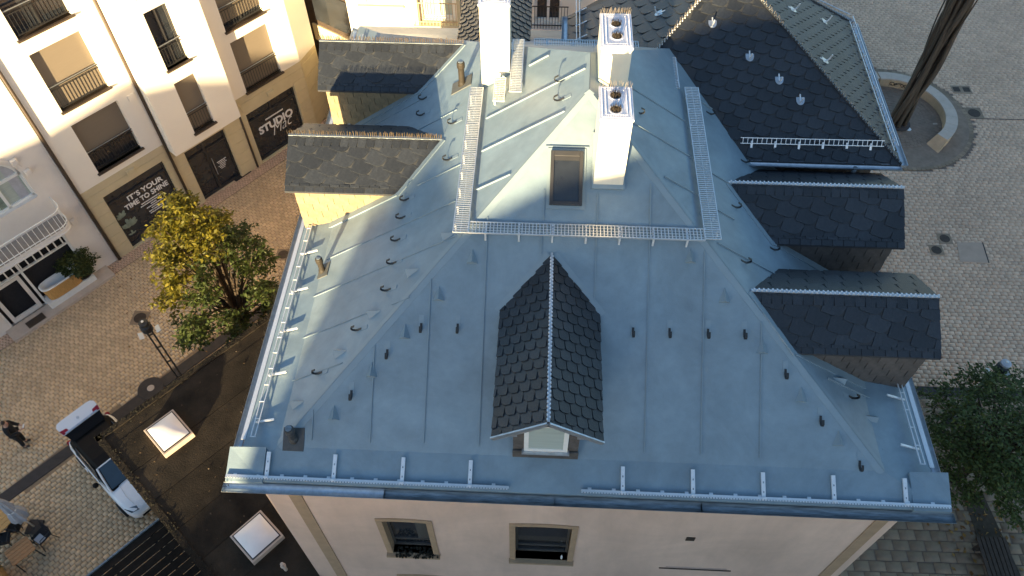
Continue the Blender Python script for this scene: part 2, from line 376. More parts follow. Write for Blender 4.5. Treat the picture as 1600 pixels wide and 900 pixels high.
# black safety hooks
def hook_mesh():
    m_ = MB(); pts = [(-.10,.012),(.0,.012),(.05,.03),(.085,.07),(.085,.115),(.05,.15),(-.03,.15)]
    k = len(pts)
    # flat bar bent along +x (down the slope), z = normal
    for i in range(k-1):
        a, b = Vector((pts[i][0],0,pts[i][1])), Vector((pts[i+1][0],0,pts[i+1][1])); d = (b-a).normalized(); m_.box((a+b)/2, (b-a).length+.012, .045, .014, ax=(d, Y3, d.cross(Y3)))
    return m_.mesh('roof_hook', m_black)
hkm = hook_mesh()
padm = MB().box((-.16,0,.004), .22, .10, .008).mesh('hook_patch', m_seam)
def hook(p, dn, n):
    mw = frame_mat(p, dn, n.cross(dn), n); o = place('roof_hook', hkm, house, mw); place('hook_patch', padm, o)
for q in [(658,513),(715,514),(605,554),(549,618),(989,520),(1046,521),(1106,522),(1163,523),(1227,585),(1282,658),(1343,728)]: hook(F(*q), -UF, NF)
for q in [(662,155),(659,180),(708,193),(701,250),(634,313),(628,341),(620,376),(614,412),(605,454),(559,516),(498,584),(876,127),(875,157)]: hook(L(*q), -UL, NL)
for q in [(1108,178),(1162,253),(1148,324),(1163,410),(1208,390),(1331,622),(997,177)]: hook(R(*q), -UR, NR)
# small membrane pyramids along the hips
def cleat(p, up, n):
    s_ = n.cross(up); mb = MB(); b = p-up*.13; 
    A, B, T, H = b-s_*.12, b+s_*.12, p+up*.18, b+n*.14+up*.03
    mb.poly([A,B,H]); mb.poly([A,H,T]); mb.poly([B,T,H]); mb.poly([A,T,B]); mb.build('membrane_cleat', m_seam, roof)
for q in [(738,402),(686,460),(633,519),(581,579),(522,646),(1079,401),(1132,463),(1191,542),(1252,618),(1310,686)]: cleat(F(*q), UF, NF)
for q in [(645,424),(585,489),(532,551),(466,630),(701,368)]: cleat(L(*q), UL, NL)
for q in [(1310,594),(1360,654)]: cleat(R(*q), UR, NR)
# walkway gratings
def grating(p, q, z, w, bars=.058, legs=6, slope=None, longs=(-3,0,3)):
    p, q = Vector(p), Vector(q); p.z = q.z = z; d = (q-p).normalized(); s_ = Z3.cross(d); Ln = (q-p).length
    g = MB(); n = int(Ln/bars)
    for i in range(n+1): g.box(p+d*(Ln*i/n), .017, w, .026, ax=(d, s_, Z3))
    for k in longs: g.box(p+d*Ln/2+s_*(w*.5*k/3), Ln, .009 if abs(k) < 3 else .018, .018 if abs(k) < 3 else .034, ax=(d, s_, Z3))
    o = g.build('walkway_grating', m_grate, house)
    for i in range(legs):
        c = p+d*(Ln*(i+.5)/legs)
        for sd in (-1, 1):
            t = c+s_*(w*.42*sd); zr = slope(t)
            if zr < z-.02: MB().box(Vector((t.x, t.y, (z+zr)/2)), .035, .035, z-zr, ax=(d, s_, Z3)).build('bracket', m_alu, o)
        MB().box(c+Z3*-.024, .04, w*1.02, .012, ax=(d, s_, Z3)).build('bracket', m_alu, o)
    return o
zl = lambda t: KZ+ML*(t.x+HW-TL); zr_ = lambda t: KZ+MR*(HW-TR-t.x); zf = lambda t: KZ+MF*(t.y-KS); zb_ = lambda t: AH-MF*(t.y-RY)
ZGR = 2.88
gl = G(742,137,ZGR).y; gr = G(1080,137,ZGR).y
grating((-2.60, 4.32, 0), (-2.60, gl, 0), ZGR, .30, slope=zl, legs=9)
grating((2.40, 4.36, 0), (2.40, gr, 0), ZGR, .31, slope=zr_, legs=9)
grating((-2.44, 4.465, 0), (2.24, 4.465, 0), ZGR-.004, .29, slope=zf, legs=7, bars=.07, longs=(-3,-1.5,0,1.5,3))
for (xa, ya, xb, yb, w) in ((813,62, 805,143, .26), (789,122, 779,158, .24)):
    z = max(L(xa,ya).z, L(xb,yb).z)+.14; a, b = G(xb,yb,z), G(xa,ya,z); grating((a.x,a.y,0), (a.x,b.y,0), z, w, slope=zl, legs=2)
a, b = G(1052,137,2.9), G(1044,90,2.9); grating((a.x,a.y,0), (a.x,b.y,0), 2.9, .28, slope=zr_, legs=2)
a, b = G(835,67,2.9), G(997,67,2.9); grating((a.x,a.y,0), (b.x,a.y,0), 2.9, .30, slope=lambda t: 2.5, legs=4)
# chimneys
def spikes(pts, h, n, m=m_spike, jit=.5, r=.004):
    s_ = MB()
    for p in pts:
        for k in range(2):
            d = Vector((random.uniform(-jit,jit), random.uniform(-jit,jit), 1)).normalized(); s_.tube([p, Vector(p)+d*h*random.uniform(.8,1.1)], [r, r*.6], 3, cap=False)
    return s_
def chimney(x0, x1, y0, y1, z0, z1, holes):
    c = MB().bb((x0, y0, z0), (x1, y1, z1-.05)).build('chimney', m_chim, house)
    cap = MB().bb((x0-.02, y0-.02, z1-.05), (x1+.02, y1+.02, z1)).build('chimney_cap', m_chimtop, c)
    MB().bb((x0-.05, y0-.05, z0-.25), (x1+.05, y1+.05, zf(Vector((0,y0,0)))+.0)) if False else None
    for (hx, hy) in holes:
        MB().lathe((hx, hy, z1), [(.13,.001),(.13,.012),(.105,.012),(.105,.004)], 20).build('flue_rim', m_chimtop, c)
        MB().lathe((hx, hy, z1), [(.112,.0),(.112,.006)], 20).build('flue_opening', m_flue, c)
        s_ = spikes([(hx+.10*math.cos(t)*q, hy+.10*math.sin(t)*q, z1) for q in (.55,.95) for t in np.linspace(0,6.28,13)], .10, 2, jit=.25, r=.005)
        tag(s_.build('flue_spikes', m_flue, c), kind='stuff')
    pts = [(x, y1-.02, z1) for x in np.linspace(x0, x1, 16)]
    tag(spikes(pts, .17, 2, jit=.25, r=.0035).build('bird_spikes', m_spike, c), kind='stuff')
    st = MB()   # zigzag base strips of the spikes on the cap
    for dx in (0, .07): 
        for (pa, pb) in (((x0+.03+dx, y0+.03+dx), (x1-.03-dx, y0+.03+dx)), ((x1-.03-dx, y0+.03+dx), (x1-.03-dx, y1-.03-dx)), ((x1-.03-dx, y1-.03-dx), (x0+.03+dx, y1-.03-dx)), ((x0+.03+dx, y1-.03-dx), (x0+.03+dx, y0+.03+dx))):
            n = int(math.dist(pa, pb)/.03)
            for i in range(n):
                f_ = (i+.5)/n; st.box((pa[0]+(pb[0]-pa[0])*f_, pa[1]+(pb[1]-pa[1])*f_, z1+.012), .009, .009, .018)
    tag(st.build('spike_strip', m_chimtop, c), kind='stuff')
    return c
chimney(.02, .61, 5.30, 6.20, 2.9, 5.05, [(.31, 5.95), (.30, 5.55)])
chimney(.09, .70, 7.45, 8.58, 3.8, 5.05, [(.40, 8.22), (.40, 7.80)])
chimney(-2.49, -1.84, 8.95, 9.75, 2.3, 4.97, [(-2.16, 9.5), (-2.16, 9.2)])
# membrane upstands round the chimneys
c_ = Vector((.315, 5.75, zf(Vector((0,5.75,0))))); MB().box(c_, .66, .96/UF.y, .16, ax=(X3,UF,NF)).build('chimney_upstand', m_seam, roof)
c_ = Vector((-2.165, 9.35, zl(Vector((-2.165,0,0))))); MB().box(c_, .72/UL.x, .87, .16, ax=(UL,Y3,NL)).build('chimney_upstand', m_seam, roof)
c_ = Vector((.395, 8.0, zr_(Vector((.395,0,0))))); MB().box(c_, .68/-UR.x, 1.2, .16, ax=(-UR,Y3,NR)).build('chimney_upstand', m_seam, roof)
# roof window
p00, p10, p11, p01 = F(858,321), F(909,323), F(911,239), F(861,237)
xa, xb = p00.x, p11.x-.0; sa = (p00-K0[0]).dot(UF); o_ = Vector((0, KS, KZ))
va, vb = (p00-o_).dot(UF), (p01-o_).dot(UF); xa, xb = (p00.x+p01.x)/2, (p10.x+p11.x)/2
S = lambda x, v, n=0: o_+X3*x+UF*v+NF*n
k_ = MB(); t = .07
for (x0,x1,v0,v1) in ((xa,xa+t,va,vb),(xb-t,xb,va,vb),(xa+t,xb-t,va,va+t),(xa+t,xb-t,vb-t-.04,vb)):
    k_.box(S((x0+x1)/2,(v0+v1)/2,.055), x1-x0, v1-v0, .15, ax=(X3, UF, NF))
rw = k_.build('roof_window', m_dframe, house, bevel=.008)
MB().box(S((xa+xb)/2,(va+vb)/2,.07), xb-xa-2*t, vb-va-2*t, .03, ax=(X3,UF,NF)).build('pane', m_glass, rw)
MB().box(S((xa+xb)/2,vb-.14,.10), xb-xa-2*t, .10, .02, ax=(X3,UF,NF)).build('vent_bar', m_dframe, rw)
MB().box(S((xa+xb)/2,(va+vb)/2,.02), xb-xa+.12, vb-va+.14, .03, ax=(X3,UF,NF)).build('flashing', m_seam, rw)
MB().box(S((xa+xb)/2,vb+.10,.02), xb-xa+.22, .03, .03, ax=(X3,UF,NF)).build('flashing_ridge', m_seam, rw)
# vent pipes
def vent(p, n, up, h, r, base, m, mb_, patch=True, z=Z3):
    s_ = n.cross(up)
    v = MB().lathe(p-z*.1, [(r*1.35,0),(r*1.3,.16),(r,.2),(r,h-.05),(r*1.12,h-.04),(r*1.3,h),(r*1.3,h+.10),(r*1.1,h+.14),(r*.4,h+.15)], 16).build('vent_pipe', m, house, smooth=False)
    MB().box(p+n*.008, base[0], base[1], .022, ax=(s_, up, n)).build('vent_base', mb_, v, bevel=.03 if False else 0)
    MB().lathe(p-z*.1, [(r*.9,h+.15),(r*.9,h+.165),(r*.3,h+.17)], 10).build('vent_cap', m_zincd, v)
vent(F(459,688)+UF*.02, NF, UF, .42, .075, (.42,.46), m_rubber, m_rubber)
vent(L(504,424), NL, UL, .45, .065, (.40,.42), m_brown, m_olive)
vent(L(722,132), NL, UL, .62, .075, (.42,.60), m_brown, m_olive)
# gutters
def gutter(p, q, out, r=.085, m=m_zinc, name='gutter', parent=None, caps=True):
    p, q = Vector(p), Vector(q); d = (q-p).normalized(); out = Vector(out); g = MB(); n = 10; rows = []
    prof = [(math.cos(math.pi+math.pi*i/n)*r, math.sin(math.pi+math.pi*i/n)*r) for i in range(n+1)]
    prof = [(-r, .02)]+prof+[(r+.012, .012), (r+.012, 0), (r, -.01)]
    inn = [(x*.96, z+.004) for x, z in prof[::-1][3:]]
    for e_ in (p, q): rows.append([e_+out*x+Z3*z for x, z in prof+inn])
    g.sheet(rows)
    if caps:
        for e_ in (p, q): g.poly([e_+out*x+Z3*z for x, z in prof[1:n+2]])
    return g.build(name, m, parent or house, recalc=False)
for (xa, xb) in ((-HW-.08, -3.9), (-3.9, -.55), (-.55, 2.3), (2.3, HW+.1)):
    g = gutter((xa, .015, -.03), (xb, .015, -.03), (0,-1,0), .095, m_zincd if xa > -4 else m_zinc)
    MB().lathe((xb-.02, .015, -.035), [(.103,0),(.103,.035)], 18, ax=X3).build('gutter_joint', m_zincd, g) if False else None
ob = MB()
gutter((-HW+.015, .75, -.02), (-HW+.015, ER, -.02), (-1,0,0), .085); gutter((HW-.015, .80, -.02), (HW-.015, ER, -.02), (1,0,0), .085)
for i in range(0):   # gutter brackets
    MB().bb((-HW+.4+i*.78, -.085, -.01), (-HW+.425+i*.78, .12, .002)).build('gutter_bracket', m_zinc, house)
# snow guards: perforated strip on brackets
def snow_strip(xa, xb, y=.20, z=.115):
    s_ = MB().bb((xa, y-.008, z-.03), (xb, y+.0, z+.05)); s_.bb((xa, y-.05, z+.05), (xb, y, z+.058))
    n = int((xb-xa)/.055)
    for i in range(n): s_.bb((xa+i*(xb-xa)/n, y-.075, z+.05), (xa+(i+.55)*(xb-xa)/n, y-.045, z+.058))
    o = s_.build('snow_guard', m_alu, house)
    m_ = max(2, int((xb-xa)/.46))
    for i in range(m_): x = xa+(i+.35)*(xb-xa)/m_; MB().bb((x-.035, y, z-.06), (x+.035, y+.06, z+.012)).build('guard_tab', m_alu, o)
    return o
sa_ = G(365,745,.12).x; snow_strip(-HW+.0, G(795,763,.12).x); snow_strip(G(908,768,.12).x, HW-.02)
skn = Vector((0,-(KZ-.05)/(KS-e),1)).normalized(); sku = Vector((0,1,(KZ-.05)/(KS-e))).normalized()
for (x, y) in [(417,740),(521,746),(628,751),(734,755),(973,765),(1083,769),(1193,773),(1303,776),(1415,780)]:
    b = G(x, y, .16); b.y = .20; b.z = .10
    k_ = MB().box(b+sku*.24+skn*.035, .075, .50, .04, ax=(X3, sku, skn)); k_.box(b+sku*.0+skn*.06, .085, .03, .10, ax=(X3, sku, skn))
    o = k_.build('guard_bracket', m_alu, house)
    for q in (.12, .3): MB().box(b+sku*q+skn*.057, .02, .035, .006, ax=(X3, sku, skn)).build('bolt', m_zincd, o)
# side snow guards: two rails on brackets
for sd, pts, nn in ((-1, [(422,636),(396,684),(432,555),(462,465),(482,392),(492,345),(505,245),(520,196)], NL), (1, [(1402,630),(1420,740),(1380,452)], NR)):
    x = sd*(HW-.30); rl = MB(); y0 = 1.0; y1 = 14.5
    for (dx, z) in ((0, .20), (.10, .235)): rl.box((x-sd*dx, (y0+y1)/2, z), .018, y1-y0, .03)
    for i in range(34): rl.box((x-sd*.05, y0+i*.4, .215), .12, .016, .018)
    rl.box((x+sd*.20, (y0+y1)/2, .06), .09, y1-y0, .012)
    g = rl.build('snow_guard', m_alu, house)
    sx = Vector((-sd, 0, .42)).normalized(); sn = sx.cross(Y3)*(1 if sx.cross(Y3).z > 0 else -1)
    for i in range(12):
        c = Vector((x-sd*.22, 1.35+i*1.12, .235)); MB().box(c, .46, .04, .03, ax=(sx, Y3, sn)).build('guard_bracket', m_alu, g)
# bird spikes on the outer lip of the left gutter
tag(spikes([(-HW-.09, y, .0) for y in np.arange(.2, 13, .07)], .13, 2, m_brown, .35, .005).build('bird_spikes', m_brown, house), kind='stuff')
tag(spikes([(-HW-.08+i*.05, .0, .02) for i in range(4)], .13, 2, m_brown, .5, .005).build('bird_spikes', m_brown, house), kind='stuff')
tag(spikes([(HW+.09, y, .0) for y in np.arange(.7, 9, .12)], .09, 2, m_spike, .35, .004).build('bird_spikes', m_spike, house), kind='stuff')

# ------------------------------------------------------------------ dormers
def valley_strip(p, q, n, parent, w=.2):
    strip_along(p, q, n, w, .012).build('valley_flashing', m_seam, parent)
# front dormer (ridge runs along Y)
def long_dormer(cx, yf, yb_r, zr, ze, hw, wall_y, sgn=-1, face=True):
    """sgn -1: gable towards -Y"""
    d = None
    deck = MB(); back = yb_r
    for s_ in (-1, 1):
        deck.prism([(cx, yf, zr), (cx+s_*hw, yf, ze), (cx+s_*hw, back, ze), (cx, back, zr)], (0,0,-.06))
    d = deck.build('dormer', m_slatedeck, house)
    sl_ = math.hypot(hw, zr-ze)
    for s_ in (-1, 1):
        dn = Vector((s_*hw, 0, ze-zr)).normalized()
        # local frame: u across the slope, v up along ridge (towards the main roof)
        if s_ > 0: u_, o_ = dn, Vector((cx, yf, zr))+Vector((0,0,.004)); reg = lambda f_: [(0,0),(sl_,0),(sl_,f_(ze)),(0,f_(zr))]
        else: u_, o_ = -dn, Vector((cx-hw, yf, ze))+Vector((0,0,.004)); reg = lambda f_: [(0,0),(sl_,0),(sl_,f_(zr)),(0,f_(ze))]
        if sgn < 0: fy = lambda z: KS+(z-KZ)/MF-yf
        else: fy = lambda z: back-yf
        slates(reg(fy), o_, u_, Y3, .245, .215, 'round' if s_ > 0 else 'arc', d, m_slate, 'slate', rot=(.10 if s_ > 0 else -.10), t=.022, flip=(s_ < 0))
    MB().box((cx, (yf+back)/2, zr+.02), .05, back-yf, .02).build('ridge_strip', m_zinc, d)
    return d, sl_
FDX = -.765
fd, sl_ = long_dormer(FDX, .40, 4.16, 2.51, 1.87, .995, .79)
b = MB()   # beaded ridge cap
for i in range(86): b.box((FDX+(.022 if i % 2 else -.022), .44+i*.0425, 2.55), .028, .030, .03)
tag(b.build('ridge_beading', m_alu, fd), kind='stuff')
# barge boards
for s_ in (-1, 1):
    p, q = Vector((FDX, .385, 2.465)), Vector((FDX+s_*.995, .385, 1.82)); d_ = (q-p).normalized(); n_ = d_.cross(Y3); n_ = n_ if n_.z > 0 else -n_
    MB().box((p+q)/2, (q-p).length, .03, .11, ax=(d_, Y3, n_)).build('barge_board', m_zinc, fd)
    p2, q2 = p+Vector((0,.2,-.03)), q+Vector((0,.2,-.03)); MB().box((p2+q2)/2, (q-p).length, .38, .02, ax=(d_, Y3, n_)).build('soffit', m_zinc, fd)
    MB().bb((FDX+s_*.60-.06, .45, 1.80), (FDX+s_*.60+.06, .85, 1.94)).build('purlin_end', m_zinc, fd)
# cheeks and front
wy = .79; c = MB(); c.prism([(FDX-.63, wy, .2), (FDX+.63, wy, .2), (FDX+.63, wy, 2.0), (FDX, wy, 2.42), (FDX-.63, wy, 2.0)], (0, 2.4, 0)); c.build('cheek_wall', m_cheek_shaded, fd)
wf = MB(); x0, x1, z0, z1 = FDX-.42, FDX+.42, .62, 1.72
for (p, q) in (((x0,z0),(x0+.09,z1)), ((x1-.09,z0),(x1,z1)), ((x0+.09,z1-.09),(x1-.09,z1)), ((x0+.09,z0),(x1-.09,z0+.10))): wf.bb((p[0], wy-.05, p[1]), (q[0], wy-.004, q[1]))
wf.build('window_frame', m_frame, fd, bevel=.006); MB().bb((x0+.05, wy-.035, z0+.05), (x1-.05, wy-.02, z1-.05)).build('window_pane', m_glassw, fd)
MB().bb((x0-.04, wy-.10, z0-.05), (x1+.04, wy-.003, z0-.005)).build('window_sill', m_zinc, fd)
MB().box((FDX, wy-.03, .45), 1.28, .03, .30).build('apron', m_cheek_shaded, fd)
for s_ in (-1, 1):   # valley flashings
    p = Vector((FDX, KS+(2.51-KZ)/MF, 2.51)); q = Vector((FDX+s_*.995, KS+(1.87-KZ)/MF, 1.87)); dd = (q-p).normalized(); side = NF.cross(dd)*(-s_)
    strip_along(p+side*0+NF*.004-X3*(-s_)*.06, q-X3*(-s_)*.06, NF, .14, .012).build('valley_flashing', m_seam, fd)
# rear dormer
rd, _ = long_dormer(-2.43, 10.6, 15.3, 2.51, 1.87, .98, 15, sgn=1)
b = MB()
for i in range(86): b.box((-2.43+(.022 if i % 2 else -.022), 10.9+i*.05, 2.55), .028, .030, .03)
tag(b.build('ridge_beading', m_alu, rd), kind='stuff')
MB().bb((-3.2, 11.5, 0), (-1.66, 14.9, 1.95)).build('cheek_wall', m_cheek_shaded, rd)
# side dormers (ridge runs along X)
def side_dormer(sd, yr, zr, ye, ze, xg, label=None, lit=True, eave_len=0):
    """sd -1 left / +1 right; ridge at (yr,zr), near eave at (ye,ze); gable at x=xg"""
    hwid = yr-ye; yb = yr+hwid
    xr = (lambda z: -HW+TL+(z-KZ)/ML) if sd < 0 else (lambda z: HW-TR-(z-KZ)/MR)
    deck = MB()
    for y in (ye, yb):
        deck.prism([(xg, yr, zr), (xg, y, ze), (xr(ze)-sd*.25, y, ze), (xr(zr)-sd*.25, yr, zr)], (0,0,-.05))
    d = deck.build('dormer', m_slatedeck, house); 
    slope = math.hypot(hwid, zr-ze); up = Vector((0, hwid, zr-ze)).normalized()
    # near slope frame: u = +X, v = up
    xl = min(xg, xr(ze)); o_ = Vector((0, ye, ze))+Vector((0,0,.003))
    xz = lambda v: xr(ze+(zr-ze)*v/slope)
    h1, h2 = .19, slope-.25
    def band(v0, v1): return [(xg, v0), (xz(v0), v0), (xz(v1), v1), (xg, v1)]
    slates(band(0, h1), o_, X3, up, .235, h1, 'rect', d, m_slate, rot=0, t=.016)
    slates(band(h1, h2), o_, X3, up, .46, .31, 'arc', d, m_slate, rot=(-.34), flip=False, t=.024)
    slates(band(h2, slope), o_, X3, up, .205, .27, 'arc', d, m_slate, rot=0, t=.024)
    # far slope: flat strip of slates hidden behind the ridge
    upb = Vector((0, -hwid, zr-ze)).normalized(); ob_ = Vector((0, yb, ze))+Vector((0,0,.003))
    reg = [(-xg, 0), (-xz(0), 0), (-xz(slope), slope), (-xg, slope)]
    slates(reg, ob_, -X3, upb, .42, .33, 'arc', d, m_slate, rot=.3, t=.016)
    # ridge board with beading or spikes
    xa, xb = sorted((xg, xr(zr))); MB().bb((xa, yr-.035, zr+.005), (xb, yr+.035, zr+.028)).build('ridge_strip', m_zinc if sd > 0 else m_zincd, d)
    bd = MB()
    if sd > 0:
        n = int((xb-xa)/.045)
        for i in range(n): bd.box((xa+(i+.5)*(xb-xa)/n, yr+(.02 if i % 2 else -.02), zr+.045), .03, .028, .03)
        tag(bd.build('ridge_beading', m_alu, d), kind='stuff')
    else:
        pts = [(x, yr+.0, zr+.02) for x in np.arange(xa, xb, .05)]
        tag(spikes(pts, .15, 2, m_brown, .2, .009).build('bird_spikes', m_gold, d), kind='stuff')
    # walls: cheeks and gable, inset under the eaves
    ins = .14; xw = xg-sd*.16; y0, y1 = ye+ins, yb-ins
    zc = ze+ins*(zr-ze)/hwid-.06
    prof = [(xw, y0, -.05), (xw, y1, -.05), (xw, y1, zc), (xw, yr, zr-.07), (xw, y0, zc)]
    w = MB(); w.prism(prof, (xr(zr)-xw, 0, 0)); w.build('cheek_wall', m_cheek_lit if lit else m_cheek_shaded, d)
    # cheek tiles on the near side
    if lit or True:
        zx = lambda x: (KZ+ML*(x+HW-TL)) if sd < 0 else (KZ+MR*(HW-TR-x))
        xe = xr(zc); o2 = Vector((0, y0-.002, 0)); 
        reg = [(xw, zx(xw)), (xe, zc), (xw, zc)] if sd < 0 else [(xe, zc), (xw, zx(xw)), (xw, zc)]
        slates(reg, o2, X3, Z3, .36, .24, 'rect', d, m_cheek_lit if lit else m_cheek_shaded, 'cheek_tile', rot=0, t=.012)
    # flashing where cheek meets roof
    n_ = NL if sd < 0 else NR; ups = UL if sd < 0 else UR
    a_, b_ = Vector((xw, y0-.10, zx(xw))), Vector((xr(zc), y0-.10, zc)); strip_along(a_, b_, n_, .20, .03).build('cheek_flashing', m_seam, d)
    a_, b_ = Vector((xr(ze), ye, ze)), Vector((xr(zr), yr, zr)); dd = (b_-a_).normalized(); off = n_.cross(dd); off = off if off.y < 0 else -off
    if off.x*sd > 0: off = -off
    strip_along(a_+off*.07, b_+off*.07, n_, .14, .025).build('valley_flashing', m_seam, d)
    MB().bb((xg-.012, ye+.0, ze-.06), (xg+.012, yb, ze-.02)) if False else None
    return d
side_dormer(-1, 7.787, 2.16, 6.617, 1.48, -6.99)
side_dormer(-1, 11.243, 2.30, 10.20, 1.54, -6.91)
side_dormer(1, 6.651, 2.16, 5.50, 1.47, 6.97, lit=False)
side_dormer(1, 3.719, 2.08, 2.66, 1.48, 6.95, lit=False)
# ================================================================== SLATE PAVILION BEHIND RIGHT
wing = thing('slate_pavilion', 'pavilion with dark slate hipped roof and zinc gutters joined to the rear of the townhouse', 'building')
WZ = 1.69
EV = [Vector(p) for p in ((-.43,7.87,WZ), (7.40,7.87,WZ), (7.46,13.5,WZ), (5.3,15.6,WZ), (1.7,15.6,WZ), (-.43,13.5,WZ))]
wsl = .502
APX = Vector((3.48, 12.4, WZ+wsl*4.53)); APB = Vector((3.48, 12.9, WZ+wsl*4.53))
wd = MB()
faces = [(EV[0],EV[1],APX), (EV[1],EV[2],APB,APX), (EV[2],EV[3],APB), (EV[3],EV[4],APB), (EV[4],EV[5],APB), (EV[5],EV[0],APX,APB)]
for f_ in faces: wd.poly(f_)
wd.poly([p-Vector((0,0,.1)) for p in EV][::-1])
for i in range(6): a_, b_ = EV[i], EV[(i+1)%6]; wd.poly([a_, a_-Z3*.1, b_-Z3*.1, b_])
wroof = wd.build('roof', m_slatedeck, wing)
w = MB(); ins = [EV[0]+Vector((.4,.4,0)), EV[1]+Vector((-.4,.4,0)), EV[2]+Vector((-.4,-.15,0)), EV[3]+Vector((-.1,-.4,0)), EV[4]+Vector((.1,-.4,0)), EV[5]+Vector((.4,-.1,0))]
w.prism([Vector((p.x,p.y,ZG)) for p in ins], (0,0,WZ-.1-ZG)); w.build('wall', m_cheek_shaded, wing)
def face_slates(f_, w_, h_, rot, store, m, flip=False, ymin=None):
    a_, b_ = f_[0], f_[1]; u_ = (b_-a_).normalized(); n_ = (b_-a_).cross(f_[2]-a_).normalized(); v_ = n_.cross(u_)
    reg = [((p-a_).dot(u_), (p-a_).dot(v_)) for p in f_]
    return slates(reg, a_, u_, v_, w_, h_, 'arc', None, m, 'slate', rot=rot, flip=flip, store=store, t=.024)
st1, st2, st3 = [], [], []
face_slates(faces[0], .38, .29, -.30, st1, m_slate)
face_slates(faces[1], .30, .21, .28, st2, m_slate)
face_slates(faces[5], .44, .34, .30, st3, m_slate); face_slates(faces[2], .34, .25, .2, st3, m_slate)
vis1 = [t for t in st1 if zr_(t[1].translation) < t[1].translation.z+.1]
vis3 = [t for t in st3 if t[1].translation.z > 1.2]
rest = []
parts = (vis1 + [t for t in st2])[:]
random.shuffle(parts); parts.sort(key=lambda t: (t[1].translation-CAM).length)
for me, mw in parts[:300]: place('slate', me, wing, mw)
rest = parts[300:]+vis3
def merge(tiles, name, m, parent):
    vv, ff = [], []
    for me, mw in tiles:
        k = len(vv); vv += [tuple(mw @ v.co) for v in me.vertices]; ff += [[k+i for i in p.vertices] for p in me.polygons]
    mb = MB(); mb.v, mb.f = vv, ff; return tag(mb.build(name, m, parent, recalc=False), kind='stuff')
merge(rest, 'slates', m_slate, wing)
# hip lines with beading and spikes
for p, q, sp in ((EV[1], APX, 0), (EV[0], APX, 1), (EV[2], APB, 0)):
    d_ = (q-p).normalized(); n_ = (q-p).length; bd = MB(); nn = Vector((0,0,1))
    MB().box((p+q)/2+Z3*.03, n_, .05, .03, ax=(d_, Z3.cross(d_).normalized(), d_.cross(Z3.cross(d_).normalized()))).build('hip_strip', m_slatedeck, wing)
    k_ = int(n_/.05); sdv = Z3.cross(d_).normalized()
    for i in range(k_): bd.box(p+d_*(n_*(i+.5)/k_)+sdv*(.016 if i % 2 else -.016)+Z3*.055, .024, .024, .03)
    tag(bd.build('hip_beading', m_alu if sp else m_zincd, wing), kind='stuff')
    tag(spikes([p+d_*t+Z3*.05 for t in np.arange(.1, n_, .07)], .14 if sp else .09, 2, jit=.4, r=.004).build('bird_spikes', m_spike, wing), kind='stuff')
# gutters
for p, q, out in ((EV[0]+Vector((4.1,0,0)), EV[1], (0,-1,0)), (EV[1], EV[2], (1,0,0)), (EV[2], EV[3], (.69,.72,0)), (EV[5], EV[0], (-1,0,0))):
    o_ = Vector(out)*.07; gutter(p+o_+Z3*.0, q+o_+Z3*.0, out, .085, m_zinc, parent=wing)
def ladder_guard(p, q, up, n_rung, wdt, brk=6, side=None):
    d_ = (q-p).normalized(); g = MB(); s_ = up.normalized(); nn = d_.cross(s_)
    if nn.z < 0: nn = -nn
    for k_ in (0, 1): g.box((p+q)/2+s_*wdt*k_, (q-p).length, .014, .022, ax=(d_, s_, nn))
    for i in range(n_rung): g.box(p+d_*((q-p).length*(i+.5)/n_rung)+s_*wdt*.5, .011, wdt, .011, ax=(d_, s_, nn))
    o = g.build('snow_guard', m_alu, wing)
    for i in range(brk):
        c = p+d_*((q-p).length*(i+.5)/brk)+s_*wdt*.2-nn*.05; MB().box(c-s_*.10, .05, .26, .02, ax=(d_, s_, nn)).build('guard_bracket', m_alu, o)
def wf(x, y): return on(x, y, (0,-wsl,1), WZ-wsl*7.87)
nW = Vector((0,-wsl,1)).normalized(); uW = Vector((0,1,wsl)).normalized()
ladder_guard(wf(1155,226)+nW*.1, wf(1378,231)+nW*.1, uW*.9+nW*.5, 30, .13, 6)
wsr = (APX.z-WZ)/(7.43-3.48); nR2 = Vector((wsr,0,1)).normalized(); uR2 = Vector((-1,0,wsr)).normalized()
ladder_guard(EV[1]+Vector((-.12,.35,.14)), EV[2]+Vector((-.12,-.1,.14)), uR2*.3+nR2, 24, .16, 8)
dg = (EV[3]-EV[2]).normalized(); ladder_guard(EV[2]+Vector((-.12,-.02,.14)), EV[3]+Vector((-.1,-.12,.14)), Vector((-.4,-.42,.3)).normalized()*.4+Z3, 14, .18, 4)
# roof hooks: white strap with an upturned arm
def white_hook(p, up, n):
    s_ = n.cross(up); h = MB(); pts = [up*.10+n*.02, -up*.02+n*.02, -up*.10+n*.05, -up*.115+n*.12, -up*.09+n*.24]
    h.tube([p+q for q in pts], .018, 6); o = h.build('roof_hook', m_alu, wing)
    pl = MB(); n_ = 10; arc = [p+n*.024-up*.05+s_*(.10*math.cos(t))-up*(.13*math.sin(t)) for t in np.linspace(0, math.pi, n_)]
    pl.prism([p+n*.024+up*.02+s_*.10]+arc+[p+n*.024+up*.02-s_*.10], n*.006); pl.build('hook_plate', m_zinc, o)
for q in [(1113,34),(1171,86),(1217,122),(1250,154)]: white_hook(wf(*q), uW, nW)
def wr(x, y): return on(x, y, (wsr,0,1), WZ+wsr*7.43)
for q in [(1235,14),(1285,94),(1285,33)]: white_hook(wr(*q), uR2, nR2)
wsL = (APX.z-WZ)/(3.48+.43); 
def wlft(x, y): return on(x, y, (-wsL,0,1), WZ+wsL*.43)
nLw = Vector((-wsL,0,1)).normalized(); uLw = Vector((1,0,wsL)).normalized()
for q in [(1034,20)]: white_hook(wlft(*q), uLw, nLw)
g = MB()
